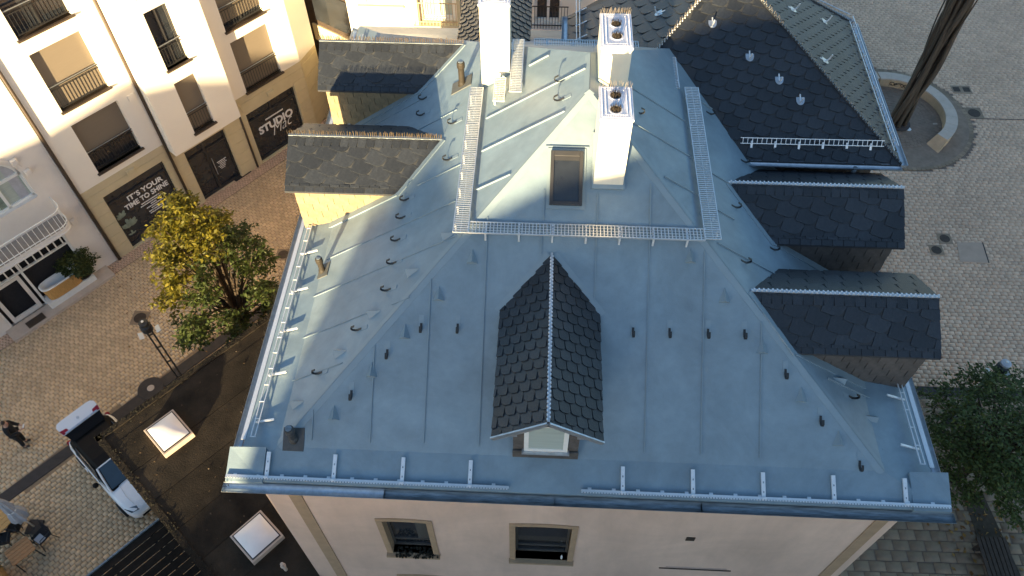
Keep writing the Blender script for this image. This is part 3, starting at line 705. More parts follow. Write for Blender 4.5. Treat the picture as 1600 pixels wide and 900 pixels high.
for k_ in (0,.10): g.box(EV[0]+uLw*(.32+k_)+nLw*.09+Y3*4, .022, 6.5, .03, ax=(uLw, Y3, nLw))
o = g.build('snow_guard', m_zinc, wing)
for i in range(10): MB().box(EV[0]+uLw*.44+nLw*.05+Y3*(1.2+i*.62), .34, .03, .02, ax=(uLw, Y3, nLw)).build('guard_bracket', m_alu, o)
# downpipe at the front corner
dp = MB().tube([(6.35,7.80,1.64),(6.35,7.82,1.35),(6.75,8.05,1.10),(7.08,8.12,.8),(7.08,8.12,-11.9)], .05, 10); dp.build('downpipe', m_zincd, wing, smooth=True)

# ================================================================== MODERN BUILDING, LEFT
U = Vector((.619,.785,0)).normalized(); NW = Vector((U.y,-U.x,0)); FA = G(186,405,ZG)
def Wp(x, y, p=0): n = NW; return on(x, y, n, n.dot(FA+NW*p))
def W(u, z, p=0): return FA+U*u+Z3*z+NW*p
mod = thing('modern_building', 'white and beige modern building with railed windows above dark shop fronts, on the left', 'building')
HT = 15.5
def window(u0, u1, z0, z1, p, parent, blind=.62, rail=True, dep=.32):
    fr = MB(); t = .07
    for (a_, b_) in (((u0,z0),(u0+t,z1)), ((u1-t,z0),(u1,z1)), ((u0+t,z1-t),(u1-t,z1)), ((u0+t,z0),(u1-t,z0+t)), (((u0+u1)/2-.05,z0+t),((u0+u1)/2+.05,z1-t))):
        fr.box(W((a_[0]+b_[0])/2, (a_[1]+b_[1])/2, p-dep+.05), b_[0]-a_[0], .08, b_[1]-a_[1], ax=(U,NW,Z3))
    wo = fr.build('window', m_dframe, parent)
    MB().box(W((u0+u1)/2, (z0+z1)/2, p-dep+.03), u1-u0, .02, z1-z0, ax=(U,NW,Z3)).build('pane', m_glass, wo)
    if blind:
        zb = z1-(z1-z0)*blind; bl = MB().box(W((u0+u1)/2, (zb+z1)/2, p-dep+.12), u1-u0-.01, .02, z1-zb, ax=(U,NW,Z3)); bl.build('roller_blind', m_blind, wo)
    MB().box(W((u0+u1)/2, z0-.03, p-.10), u1-u0+.14, .44, .06, ax=(U,NW,Z3)).build('sill', m_brownsill, wo)
    if rail:
        r_ = MB(); zt = z0+1.0; pr = p-.06
        r_.box(W((u0+u1)/2, zt, pr), u1-u0, .05, .035, ax=(U,NW,Z3)); r_.box(W((u0+u1)/2, zt-.13, pr), u1-u0, .025, .025, ax=(U,NW,Z3)); r_.box(W((u0+u1)/2, z0+.10, pr), u1-u0, .025, .025, ax=(U,NW,Z3))
        n = int((u1-u0)/.125)
        for i in range(1, n): r_.box(W(u0+(u1-u0)*i/n, (z0+.1+zt-.13)/2, pr), .018, .018, zt-.23-z0, ax=(U,NW,Z3))
        r_.build('railing', m_black, wo); MB().box(W((u0+u1)/2, zt+.025, pr), u1-u0, .04, .02, ax=(U,NW,Z3)).build('handrail', m_zinc, wo)
    return wo
# ground floor cladding with shop openings
SH = [(.77,3.64,.06,3.30), (4.62,6.72,.0,3.05), (7.95,10.74,.06,3.02)]
gb = MB(); wall_sheet(gb, W(.1,0), U, 11.3, 4.02, [(a_-.1,b_-.1,c_,d_) for a_,b_,c_,d_ in SH], NW, .30)
gb.poly([W(.1,0),W(.1,0,-.3),W(.1,4.02,-.3),W(.1,4.02)]); gb.poly([W(.1,4.02,0),W(11.4,4.02,0),W(11.4,4.02,-.3),W(.1,4.02,-.3)])
cl = gb.build('ground_floor_wall', m_beige, mod, recalc=False)
# chamfered end of the facade
CU = (U*.94-NW*.34).normalized(); CN = Vector((CU.y,-CU.x,0)); C0 = W(11.4,0)
ch = MB().poly([C0, C0+CU*1.4, C0+CU*1.4+Z3*4.02, C0+Z3*4.02]); ch.build('corner_wall', m_beige, mod, recalc=False)
MB().poly([C0+Z3*4.02, C0+CU*1.4+Z3*4.02, C0+CU*1.4+Z3*HT, C0+Z3*HT]).build('corner_wall', m_white, mod, recalc=False)
# horizontal joints as proud cladding panels
for (ua, ub) in ((.1,.77),(3.64,4.62),(6.72,7.95),(10.74,11.4)):
    for j in range(5):
        za = .06+j*.62; MB().box(W((ua+ub)/2, za+.305, .008), ub-ua-.02, .016, .60, ax=(U,NW,Z3)).build('cladding_panel', m_beige, cl)
for k_, (ua, ub) in enumerate(((.1,3.9),(3.95,7.85),(7.85,11.4))):
    for (za, zb) in ((3.32,3.66),(3.68,4.0)): MB().box(W((ua+ub)/2, (za+zb)/2, .008), ub-ua-.02, .016, zb-za, ax=(U,NW,Z3)).build('cladding_panel', m_beige, cl)
for j in range(5): MB().box(C0+CU*.7+CN*.008+Z3*(.37+j*.75), 1.34, .016, .73, ax=(CU,CN,Z3)).build('cladding_panel', m_beige, cl)
# white upper walls
wins1 = [(1.13,3.10,4.44,6.90),(1.13,3.08,7.58,10.06),(1.10,3.08,10.70,13.2)]
ub_ = MB(); wall_sheet(ub_, W(.1,4.02), U, 3.95, HT-4.02, [(a_-.1,b_-.1,c_-4.02,d_-4.02) for a_,b_,c_,d_ in wins1], NW, .34); ub_.build('upper_wall', m_white, mod, recalc=False)
wins3 = [(8.36,10.34,4.06,6.64),(8.36,10.34,7.2,9.75),(8.36,10.34,10.35,12.9)]
ub_ = MB(); wall_sheet(ub_, W(7.4,4.02), U, 4.0, HT-4.02, [(a_-7.4,b_-7.4,c_-4.02,d_-4.02) for a_,b_,c_,d_ in wins3], NW, .34); ub_.build('upper_wall', m_white, mod, recalc=False)
PB = .60; BZ = 3.62
wins2 = [(5.20,6.20,4.14,6.72),(5.19,6.22,7.38,9.9),(5.19,6.22,10.6,13.1)]
bay = MB(); wall_sheet(bay, W(4.05,BZ,PB), U, 3.38, HT-BZ, [(a_-4.05,b_-4.05,c_-BZ,d_-BZ) for a_,b_,c_,d_ in wins2], NW, .34)
bay.poly([W(4.05,BZ,PB),W(4.05,HT,PB),W(4.05,HT,0),W(4.05,BZ,0)]); bay.poly([W(7.43,BZ,PB),W(7.43,BZ,0),W(7.43,HT,0),W(7.43,HT,PB)]); bay.poly([W(4.05,BZ,PB),W(4.05,BZ,0),W(7.43,BZ,0),W(7.43,BZ,PB)])
bay.build('bay_wall', m_white, mod, recalc=False)
bk = MB(); bk.prism([W(.1,0,-.34), W(11.4,0,-.34), C0+CU*1.4-CN*.01, W(12.2,0,-9), W(.1,0,-9)], (0,0,HT)); bk.build('rear_wall', m_white, mod)
for i, w_ in enumerate(wins1): window(*w_, 0, mod, blind=(.62,.98,.35)[i] if i else .62)
for i, w_ in enumerate(wins2): window(*w_, PB, mod, blind=(.98,.0,.5)[i])
for i, w_ in enumerate(wins3): window(*w_, 0, mod, blind=(.98,.9,.9)[i])
# shop windows
def text(body, u, z, p, size, parent, name, offset=0, shear=0, m=m_print, align='LEFT', sx=1, rot=0):
    c = bpy.data.curves.new(name, 'FONT'); c.body = body; c.size = size; c.offset = offset; c.shear = shear; c.align_x = align; c.extrude = .004; c.resolution_u = 3
    tmp = bpy.data.objects.new('tmp', c); COL.objects.link(tmp); dg = bpy.context.evaluated_depsgraph_get(); me = bpy.data.meshes.new_from_object(tmp.evaluated_get(dg)); bpy.data.objects.remove(tmp)
    me.materials.clear(); me.materials.append(m); me.name = name
    o = bpy.data.objects.new(name, me); COL.objects.link(o); o.parent = parent
    a_, b_ = (U*math.cos(rot)+Z3*math.sin(rot))*sx, (-U*math.sin(rot)+Z3*math.cos(rot)); o.matrix_local = frame_mat(W(u, z, p), a_, b_, NW); return o
shops = []
for (a_, b_, c_, d_) in SH:
    s_ = MB().box(W((a_+b_)/2, (c_+d_)/2, -.2), b_-a_, .02, d_-c_, ax=(U,NW,Z3)).build('shop_window', m_glass, mod); shops.append(s_)
    f_ = MB(); t = .07
    for (p_, q_) in (((a_,c_),(a_+t,d_)), ((b_-t,c_),(b_,d_)), ((a_+t,d_-t),(b_-t,d_)), ((a_+t,c_),(b_-t,c_+.14)), ((a_+t,d_-.62),(b_-t,d_-.54))):
        f_.box(W((p_[0]+q_[0])/2, (p_[1]+q_[1])/2, -.17), q_[0]-p_[0], .09, q_[1]-p_[1], ax=(U,NW,Z3))
    if a_ > 7: f_.box(W((a_+b_)/2, d_-.33, -.17), .07, .09, .44, ax=(U,NW,Z3))
    if 4 < a_ < 7: f_.box(W(a_+.95, (c_+d_)/2, -.17), .09, .09, d_-c_, ax=(U,NW,Z3)); MB().tube([W(a_+1.08, .9, -.08), W(a_+1.08, 1.9, -.08)], .018, 6).build('door_handle', m_zinc, s_)
    f_.build('shop_frame', m_dframe, s_)
tz = lambda x, y: ((Wp(x,y)-FA).dot(U), (Wp(x,y)-FA).z)
S0 = shops[0]
text("IT\u00b4S YOUR", 1.62, 2.27, -.185, .36, S0, 'lettering', .011, sx=1.02)
text("TIME TO SHINE", 1.36, 1.90, -.185, .36, S0, 'lettering', .011, sx=.86)
for i, (u0, ln) in enumerate(((2.03,.88),(1.95,1.1),(2.4,.28),(2.15,.86),(2.35,.3),(2.18,.7),(2.2,.62))):
    q = MB(); x = u0; 
    while x < u0+ln:
        l_ = random.uniform(.03,.075); q.box(W(x+l_/2, 1.74-i*.115, -.186), l_, .004, .055, ax=(U,NW,Z3)); x += l_+.012
    q.build('small_print', m_print, S0)
def leafy(cu, cz, s_, parent, n, seed):
    r_ = random.Random(seed)
    for i in range(n):
        t = -1.2+2.4*i/(n-1)+r_.uniform(-.1,.1); L_ = s_*r_.uniform(.7,1.1); w_ = L_*.2; pts = []
        for k_ in range(8): a_ = 2*math.pi*k_/8; x, y = math.cos(a_)*w_, L_*.5+math.sin(a_)*L_*.5; pts.append(W(cu+x*math.cos(t)+y*math.sin(t), cz-x*math.sin(t)+y*math.cos(t), -.188))
        MB().prism(pts, NW*(.003+.0006*i)).build('leaf_print', m_printg, parent)
leafy(1.05, 1.70, .38, S0, 5, 1); leafy(1.22, 1.05, .50, S0, 6, 2); leafy(1.12, .62, .25, S0, 3, 3); leafy(3.25, .8, .6, S0, 6, 4)
S2 = shops[2]
text("STUDIO", 8.40, 1.42, -.185, .56, S2, 'lettering', .022, sx=1.0)
text("Mac", 9.0, .93, -.180, .86, S2, 'script_lettering', -.012, shear=.5, sx=.85, rot=.06)
q = MB(); x = 8.92
while x < 9.95: q.box(W(x, 2.02, -.186), .05, .004, .075, ax=(U,NW,Z3)); x += .062
q.build('small_print', m_print, S2)
for i in range(6):
    q = MB(); x = 5.92+.05*(i%3); e_ = 6.42-.06*(i%2)-.03*i
    while x < e_: q.box(W(x, 1.42-i*.085, -.186), .045, .004, .035 if i else .05, ax=(U,NW,Z3)); x += .056
    q.build('small_print', m_print, shops[1])
# downpipes and little boxes on the wall
for u_ in (.02, 3.98): 
    MB().tube([W(u_, .05, .07), W(u_, HT, .07)], .06, 10).build('downpipe', m_brownsill, mod, smooth=True)
MB().tube([W(7.62, .05, .05), W(7.62, 3.9, .05)], .05, 8).build('downpipe', m_brownsill, mod, smooth=True)
for (x, y) in ((203,266),(421,144)):
    u_, z_ = tz(x, y); MB().box(W(u_, z_, .07), .36, .14, .20, ax=(U,NW,Z3)).build('wall_lamp', m_beige, mod, bevel=.01)
for (x, y) in ((205,152),(157,38)):
    u_, z_ = tz(x, y); MB().box(W(u_, z_, .02), .28, .04, .28, ax=(U,NW,Z3)).build('wall_vent', m_white, mod, bevel=.008)
for (x, y, n_) in ((298,338,'dark door mat beside the beige pier left of the shop door'), (375,272,'dark door mat beside the beige pier right of the shop door')):
    c = G(x, y, ZG); tag(MB().box((c.x, c.y, ZG+.03), .9, .62, .02, ax=(U,NW,Z3)).build('door_mat', m_dark, None), n_, 'door mat')

# ================================================================== OLD WHITE HOUSE, FAR LEFT
old = thing('old_white_house', 'old white house with arched window, curved balcony and dark shop front, cut by left edge', 'house')
ow = MB(); oh = [(-9+9-0, 0, 0, 0)]
SHO = (-4.95,-1.25,.0,2.75); AW = (-4.3,-1.22,4.95,7.35)
wall_sheet(ow, W(-9,0,-.02), U, 8.95, 14, [(SHO[0]+9,SHO[1]+9,SHO[2],SHO[3]),(AW[0]+9,AW[1]+9,AW[2],AW[3]),(AW[0]+9,AW[1]+9,9.0,11.4)], NW, .30); ow.build('wall', m_oldw, old, recalc=False)
MB().prism([W(-9,0,-.34), W(-.05,0,-.34), W(-.05,0,-8), W(-9,0,-8)], (0,0,14)).build('rear_wall', m_oldw, old)
# arched window: spandrels fill the rectangular hole
sp = MB(); cu, hw_ = (AW[0]+AW[1])/2, (AW[1]-AW[0])/2; zsp = 6.05; n = 16
for sgn in (-1, 1):
    pts = [W(cu+sgn*hw_, AW[3], -.03)]+[W(cu+sgn*hw_*math.cos(t), zsp+1.25*math.sin(t), -.03) for t in np.linspace(0, math.pi/2, n)]+[W(cu, AW[3], -.03)]
    sp.prism(pts, -NW*.26)
sp.build('arch_infill', m_oldw, old)
wf_ = MB()
for u_ in (AW[0]+.04, cu-.55, cu+.55, AW[1]-.04): wf_.box(W(u_, 6.1, -.22), .11, .08, 2.3, ax=(U,NW,Z3))
for z_ in (5.0, 6.12): wf_.box(W(cu, z_, -.22), hw_*2, .08, .12, ax=(U,NW,Z3))
prev = None
for t in np.linspace(0, math.pi, 21):
    p_ = W(cu+(hw_-.06)*math.cos(t), zsp+1.19*math.sin(t), -.22)
    if prev is not None: d_ = (p_-prev).normalized(); wf_.box((p_+prev)/2, (p_-prev).length+.02, .08, .12, ax=(d_, NW, d_.cross(NW)))
    prev = p_
aw = wf_.build('arched_window', m_frame, old); MB().box(W(cu, 6.15, -.26), hw_*2, .02, 2.4, ax=(U,NW,Z3)).build('pane', m_glassw, aw); MB().box(W(cu, 10.2, -.26), hw_*2, .02, 2.4, ax=(U,NW,Z3)).build('pane', m_glassw, aw)
for i in range(4): MB().box(W(AW[0]+.4+i*.78, 6.05, -.245), .34, .015, 2.1, ax=(U,NW,Z3)).build('curtain', m_cloth if i % 2 else m_printg, aw)
tr = MB(); prev = None
for t in np.linspace(0, math.pi, 25):
    p_ = W(cu+(hw_+.14)*math.cos(t), zsp+1.39*math.sin(t), .0)
    if prev is not None: d_ = (p_-prev).normalized(); tr.box((p_+prev)/2, (p_-prev).length+.02, .07, .09, ax=(d_, NW, d_.cross(NW)))
    prev = p_
tr.build('arch_moulding', m_oldw, old)
# balcony with rounded corner
bz = 3.62; path = [(-8.5,.95)]+[(-1.35+.45*math.sin(t), .50+.45*math.cos(t)) for t in np.linspace(0, math.pi/2, 8)]+[(-.9,0)]
bal = MB().prism([W(u_, bz, p_) for u_, p_ in path]+[W(-8.5, bz, 0)], (0,0,.16)).build('balcony', m_oldw, old)
MB().prism([W(u_, bz+.162, p_-.08) for u_, p_ in path[:-1]]+[W(-1.0,bz+.162,.02),W(-8.4, bz+.162, .02)], (0,0,.01)).build('floor', m_floor, bal)
rl = MB()
for z_ in (bz+.28, bz+1.02): rl.tube([W(u_, z_, p_-.04) for u_, p_ in path], .024, 6)
pp = [(-8.5+.21*i, .91) for i in range(35)]+[(-1.35+.41*math.sin(t), .50+.41*math.cos(t)) for t in (.3,.8,1.3)]+[(-.94,.3),(-.94,.1)]
for u_, p_ in pp: rl.tube([W(u_, bz+.14, p_), W(u_, bz+1.02, p_)], .013, 4)
rl.build('railing', m_frame, bal)
MB().prism([W(u_, bz-.02, p_+.05) for u_, p_ in path]+[W(-8.5, bz-.02, 0)], (0,0,.05)).build('slab_moulding', m_oldw, bal)
# shop front
a_, b_, c_, d_ = SHO; sf = MB()
for u_ in (a_+.04, -3.34, b_-.04): sf.box(W(u_, 1.37, -.12), .09, .10, 2.75, ax=(U,NW,Z3))
for z_ in (2.71, 2.24): sf.box(W((a_+b_)/2, z_, -.12), b_-a_, .10, .06, ax=(U,NW,Z3))
for i in range(12): sf.box(W(a_+.3*i+.2, 2.48, -.12), .05, .08, .42, ax=(U,NW,Z3))
sf.box(W((-3.34+b_)/2, .20, .09), b_+3.34, .62, .42, ax=(U,NW,Z3)); sf.box(W(-4.0, 1.1, -.16), 1.2, .06, 2.2, ax=(U,NW,Z3)) if False else None
sfo = sf.build('shop_front', m_frame, old); MB().box(W((a_+b_)/2, 1.37, -.31), b_-a_, .02, 2.75, ax=(U,NW,Z3)).build('shop_interior', m_dark, sfo)
dr = MB()
for (p_, q_) in (((-4.75,.1),(-4.6,2.15)), ((-3.65,.1),(-3.5,2.15)), ((-4.6,2.0),(-3.65,2.15)), ((-4.6,.1),(-3.65,.32))): dr.box(W((p_[0]+q_[0])/2, (p_[1]+q_[1])/2, -.14), q_[0]-p_[0], .07, q_[1]-p_[1], ax=(U,NW,Z3))
dro = dr.build('door', m_oldw, sfo); MB().box(W(-4.12, 1.15, -.155), .96, .02, 1.7, ax=(U,NW,Z3)).build('door_glass', m_glass, dro) if False else None
MB().box(W(-2.9, .06, .35), 4.6, .75, .12, ax=(U,NW,Z3)).build('doorstep', m_sandt, old)
for (x, y) in ((113,345),(42,267),(20,252)): u_, z_ = tz(x, y); MB().box(W(u_, z_, .08), .22, .16, .22, ax=(U,NW,Z3)).build('wall_lamp', m_oldw, old, bevel=.02)
tag(MB().box(W(-4.1, .135, .42), .75, .38, .02, ax=(U,NW,Z3)).build('door_mat', m_brownsill, None), 'brown door mat on the doorstep of the old white house', 'door mat')
# bathtub shown in the shop window
tub = thing('bathtub', 'white bathtub with orange wooden side standing in the old shop window', 'bathtub')
def tub_ring(k_, z_): return [W(-2.42+math.copysign(abs(math.cos(t))**.55,math.cos(t))*.80*k_, z_+.30, .10+math.copysign(abs(math.sin(t))**.55,math.sin(t))*.30*k_) for t in np.linspace(0, 2*math.pi, 25)[:-1]]
tb = MB(); rows = [tub_ring(.93,.12), tub_ring(.95,.40), tub_ring(1.0,.78)]
tb.sheet([r_+[r_[0]] for r_ in rows]); tb.build('side_panel', m_wood2, tub, recalc=False)
tb = MB(); rows = [tub_ring(1.02,.76), tub_ring(1.04,.80), tub_ring(1.0,.83), tub_ring(.86,.82), tub_ring(.80,.60), tub_ring(.55,.48), tub_ring(.05,.47)]
tb.sheet([r_+[r_[0]] for r_ in rows]); tb.build('basin', m_frame, tub, smooth=True)
fl = MB()
for i in range(30): c = W(-1.75+random.uniform(-.18,.18), 1.12+random.uniform(0,.25), .10+random.uniform(-.15,.15)); fl.lathe(c, [(.02,0),(.05,.03),(.02,.06)], 6)
tag(fl.build('white_bouquet', m_frame, None), 'small white bouquet lying on the head end of the bathtub', 'bouquet')

# ================================================================== BROWN RECESS BUILDING between left and rear
br = thing('brown_building', 'narrow dark brown clad building squeezed between the modern building and the white rear house', 'building')
q = C0+CU*1.4
bp = [Vector((q.x-.2, q.y+.9, ZG)), Vector((-9.1, 24.2, ZG)), Vector((-9.1, 30, ZG)), Vector((q.x-5, 30, ZG))]
MB().prism(bp, (0,0,15)).build('wall', m_woodd, br)
dd = (bp[1]-bp[0]).normalized(); nn = Vector((dd.y,-dd.x,0))
for zc, hh, m_ in ((4.2,.9,m_beige),(7.6,.9,m_beige)): MB().box((bp[0]+bp[1])/2+Z3*zc+nn*.04, (bp[1]-bp[0]).length-.2, .08, hh, ax=(dd,nn,Z3)).build('balcony_panel', m_, br)
for zc in (2.2,5.8,9.2): MB().box((bp[0]+bp[1])/2+Z3*zc+nn*.03, (bp[1]-bp[0]).length-.9, .05, 1.7, ax=(dd,nn,Z3)).build('window', m_glass, br)

# ================================================================== WHITE REAR HOUSE
bkh = thing('white_rear_house', 'bright white house with small railed balconies behind the roofs at the top', 'house')
BY = 21.5
bw = MB(); X0 = -9.0
bwin = [(-4.7-.62,-4.7+.62,-1.35,1.0), (-7.4-.75,-7.4+.75,-1.15,.9)]
q1, q2 = Yp(657,28,BY), Yp(716,28,BY); q3, q4 = Yp(572,4,BY), Yp(617,4,BY); q5, q6 = Yp(833,30,BY), Yp(879,30,BY)
bal_z = Yp(688,31,BY).z; win_z = Yp(595,6,BY).z; bal2_z = Yp(855,36,BY).z
bh = [(q1.x+.12-X0, q2.x-.12-X0, bal_z-ZG, bal_z+2.2-ZG), (q3.x-X0, q4.x-X0, win_z-ZG, win_z+1.6-ZG), (q5.x+.05-X0, q6.x-.05-X0, bal2_z-ZG, bal2_z+2.3-ZG)]
wall_sheet(bw, Vector((X0,BY,ZG)), X3, 12, 15, bh, -Y3, .25); bw.build('wall', m_white, bkh, recalc=False)
MB().bb((X0,BY+.26,ZG), (3,BY+8,3)).build('rear_wall', m_white, bkh)
for k_, (a_, b_, c_, d_) in enumerate(bh):
    x0, x1, z0, z1 = a_+X0, b_+X0, c_+ZG, d_+ZG; f_ = MB()
    for (p_, q_) in (((x0,z0),(x0+.1,z1)), ((x1-.1,z0),(x1,z1)), ((x0+.1,z0),(x1-.1,z0+.14)), (((x0+x1)/2-.06,z0+.14),((x0+x1)/2+.06,z1))): f_.bb((p_[0],BY+.12,p_[1]), (q_[0],BY+.2,q_[1]))
    wo = f_.build('window', m_frame, bkh); MB().bb((x0,BY+.19,z0), (x1,BY+.21,z1)).build('pane', m_glassw if k_ < 2 else m_glass, wo)
    s_ = MB().bb((x0-.35,BY-(.42 if k_ != 1 else .14),z0-.14), (x1+.35,BY+.02,z0-.02)).build('balcony' if k_ != 1 else 'sill', m_beige if k_ < 2 else m_oldw, bkh)
    if k_ != 1:
        r_ = MB(); xs = np.linspace(x0-.22, x1+.22, 14)
        for z_ in (z0+.12, z0+.95): r_.bb((x0-.25,BY-.37,z_), (x1+.25,BY-.34,z_+.035))
        for x in xs: r_.bb((x-.011,BY-.365,z0-.02), (x+.011,BY-.345,z0+.95))
        r_.build('railing', m_black if k_ else m_sand, s_)
        if k_ == 0:
            for x in (x0-.2, x1+.2): MB().bb((x-.07,BY-.38,z0-.02), (x+.07,BY-.0,z0+1.15)).build('shutter', m_beige, s_)

# ================================================================== FLAT ROOFED ANNEX 
an = thing('flat_roof_annex', 'flat-roofed annex with dark mossy bitumen roof at the lower left of the townhouse', 'building')
ZA = -7.4
a1, a2, a3 = G(148,685,ZA), G(420,492,ZA), G(320,900,ZA)
dA = (a2-a1).normalized(); dB = (a3-a1).normalized(); a2e = a1+dA*9; a3e = a1+dB*9
ap_ = [a1, a3e, Vector((-6.8,-4.5,ZA)), Vector((-6.8,10.5,ZA)), a2e]
ap_ = [a1, a1+dB*7.6, Vector((-6.80,-2.1,ZA)), Vector((-6.80,9.6,ZA)), a1+dA*7.4]
MB().prism(ap_, (0,0,-.35)).build('roof', m_bitumen, an)
cen = sum(ap_, Vector())/5
wl_ = [a1+dA*1.0+dB*3.2, a1+dB*7.2+dA*1.0, Vector((-6.85,-2.0,ZA)), Vector((-6.85,9.4,ZA)), a1+dA*7.1+dB*1.6, a1+dA*3.6+dB*1.6, a1+dA*3.6+dB*3.2]
MB().prism([Vector((p.x, p.y, ZG)) for p in wl_], (0,0,ZA-.34-ZG)).build('wall', m_oldw, an)
for q_ in (a1+dA*.5+dB*5.4, a1+dA*2.6+dB*.25): MB().box(Vector((q_.x,q_.y,(ZG+ZA-.34)/2)), .18, .18, ZA-.34-ZG, ax=(dA,dB,Z3)).build('post', m_dframe, an)
for (p, q) in ((a1, a1+dB*7.6), (a1, a1+dA*7.4)):
    d_ = (q-p).normalized(); s_ = Z3.cross(d_); s_ = s_ if s_.dot(cen-p) > 0 else -s_
    MB().box((p+q)/2+s_*.10+Z3*.02, (q-p).length, .2, .045, ax=(d_, s_, Z3)).build('roof_edge', m_bitumen, an)
    ms = MB()
    for i in range(300):
        t = random.random(); c = p+(q-p)*t+s_*abs(random.gauss(.06,.12))+Z3*.045; r_ = random.uniform(.008,.022); a_ = random.uniform(0,6)
        ms.box(c, r_*2, r_*1.6, r_*1.2, ax=(Vector((math.cos(a_),math.sin(a_),.3)).normalized(), Vector((-math.sin(a_),math.cos(a_),0)), Z3))
    tag(ms.build('moss', m_moss, an), kind='stuff')
for i in range(1, 6):   # lapped bitumen sheets
    c = a1+dB*(1.25*i)+dA*3.2; MB().box(c+Z3*.004, 6.4, 1.215, .016+.004*(i%2), ax=(dA, dB, Z3)).build('bitumen_sheet', m_bitumen, an)
def skylight(px, parent, nm):
    P4 = [G(*p, ZA+.22) for p in px]; c = sum(P4, Vector())/4; u_ = ((P4[1]-P4[0])+(P4[2]-P4[3])).normalized(); v_ = Z3.cross(u_)
    su = ((P4[1]-P4[0]).length+(P4[2]-P4[3]).length)/2; sv = ((P4[2]-P4[1]).length+(P4[3]-P4[0]).length)/2
    k_ = MB(); 
    b_ = [c+u_*(i*su*.5)+v_*(j*sv*.5)+Z3*(-.22) for i, j in ((-1,-1),(1,-1),(1,1),(-1,1))]; k_.prism(b_, Z3*.22)
    o = k_.build('skylight', m_sandt, parent, bevel=.012)
    MB().box(c+Z3*.012, su*.90, sv*.90, .024, ax=(u_, v_, Z3)).build('gasket', m_black, o)
    n = 8; rows = []
    for i in range(n+1):
        rows.append([c+u_*(su*.84*(i/n-.5))+v_*(sv*.84*(j/n-.5))+Z3*(.028+.15*(math.sin(math.pi*i/n)*math.sin(math.pi*j/n))**.6) for j in range(n+1)])
    MB().sheet(rows).build('dome', m_dome, o, smooth=True)
skylight([(222,672),(270,641),(302,675),(258,712)], an, 0); skylight([(358,838),(407,797),(443,836),(395,880)], an, 1)
fp = G(447,890,ZA); MB().lathe(fp, [(.05,0),(.05,.3),(.075,.31),(.075,.36),(.05,.37),(.05,.5)], 10).build('flue', m_sandt, an)
# dark glazed canopy beside the annex
pg = thing('dark_canopy', 'low dark brown slatted canopy beside the flat roof annex at the bottom edge', 'canopy')
ZP = -9.4
p1, p2 = G(243,818,ZP), G(140,900,ZP); dP = (p2-p1).normalized(); nP = Z3.cross(dP); nP = nP if nP.x > 0 else -nP
pc = p1+dP*3+nP*2.2
for i in range(16):
    MB().box(p1+dP*3+nP*(.12+i*.29), 6.4, .26, .03, ax=(dP, nP, Z3)).build('slat', m_canopy, pg)
for i in range(5): MB().box(p1+dP*(.3+1.3*i)+nP*2.2+Z3*-.08, .08, 4.6, .12, ax=(dP, nP, Z3)).build('beam', m_canopy, pg)
MB().box(p1+dP*3-nP*.02, 6.5, .05, .16, ax=(dP, nP, Z3)).build('edge_trim', m_zincd, pg)
for i in (0,1): MB().box(p1+dP*(.2+5.6*i)+nP*.15+Z3*((ZG-ZP)/2), .09, .09, ZP-ZG, ax=(dP, nP, Z3)).build('post', m_woodd, pg)
# ================================================================== GROUND
def island_mat(m, amt):
    n = m.node_tree.nodes; l = m.node_tree.links; b = n['Principled BSDF']; src = b.inputs['Base Color'].links[0].from_socket
    g = n.new('ShaderNodeNewGeometry'); mr = n.new('ShaderNodeMapRange'); l.new(g.outputs['Random Per Island'], mr.inputs[0])
    mr.inputs[3].default_value = 1-amt; mr.inputs[4].default_value = 1+amt
    mx = n.new('ShaderNodeVectorMath'); mx.operation = 'SCALE'; l.new(src, mx.inputs[0]); l.new(mr.outputs[0], mx.inputs['Scale']); l.new(mx.outputs[0], b.inputs['Base Color'])
for m_, a_ in ((m_pave,.13),(m_pave2,.10),(m_pave3,.16)): island_mat(m_, a_)
gnd = MB().poly([(-300,-300,ZG-.05),(300,-300,ZG-.05),(300,300,ZG-.05),(-300,300,ZG-.05)]).build('ground', m_bed2); tag(gnd, kind='structure')
RI = np.array([CR_, CU_, FWD]); CA = np.array(CAM)
def project(P):
    d = (P-CA)@RI.T; z = d[:,2]; return 800+FPX*d[:,0]/z, 450-FPX*d[:,1]/z, z
CAR_XY = (-17.26, 6.46)
FC = Vector((16.9, 26.0, ZG)); FR_ = 3.8
def stones(e1, origin, w, h, mask, gap=.014, thick=.035, z=ZG, jit=.006, range_=40, stag=.5):
    e1 = np.array(e1, float); e1 /= np.linalg.norm(e1); e2 = np.array([-e1[1], e1[0]]); n = int(range_/w); k = int(range_/h)
    J, I = np.meshgrid(np.arange(-k, k), np.arange(-n, n), indexing='ij'); J = J.ravel(); I = I.ravel()
    rowoff = rng.uniform(0, 1, 2*k)[J+k]*.25
    C = np.array(origin)[None,:]+e1[None,:]*((I+stag*(J % 2)+rowoff)*w)[:,None]+e2[None,:]*(J*h)[:,None]
    keep = mask(C); C = C[keep]
    P = np.concatenate([C, np.full((len(C),1), z)], 1); x, y, d = project(P); k2 = (d > 0)&(x > -350)&(x < 1950)&(y > -200)&(y < 1250)
    return C[k2], e1, e2, d[k2], (x[k2] > 0)&(x[k2] < 1600)&(y[k2] > 0)&(y[k2] < 900)
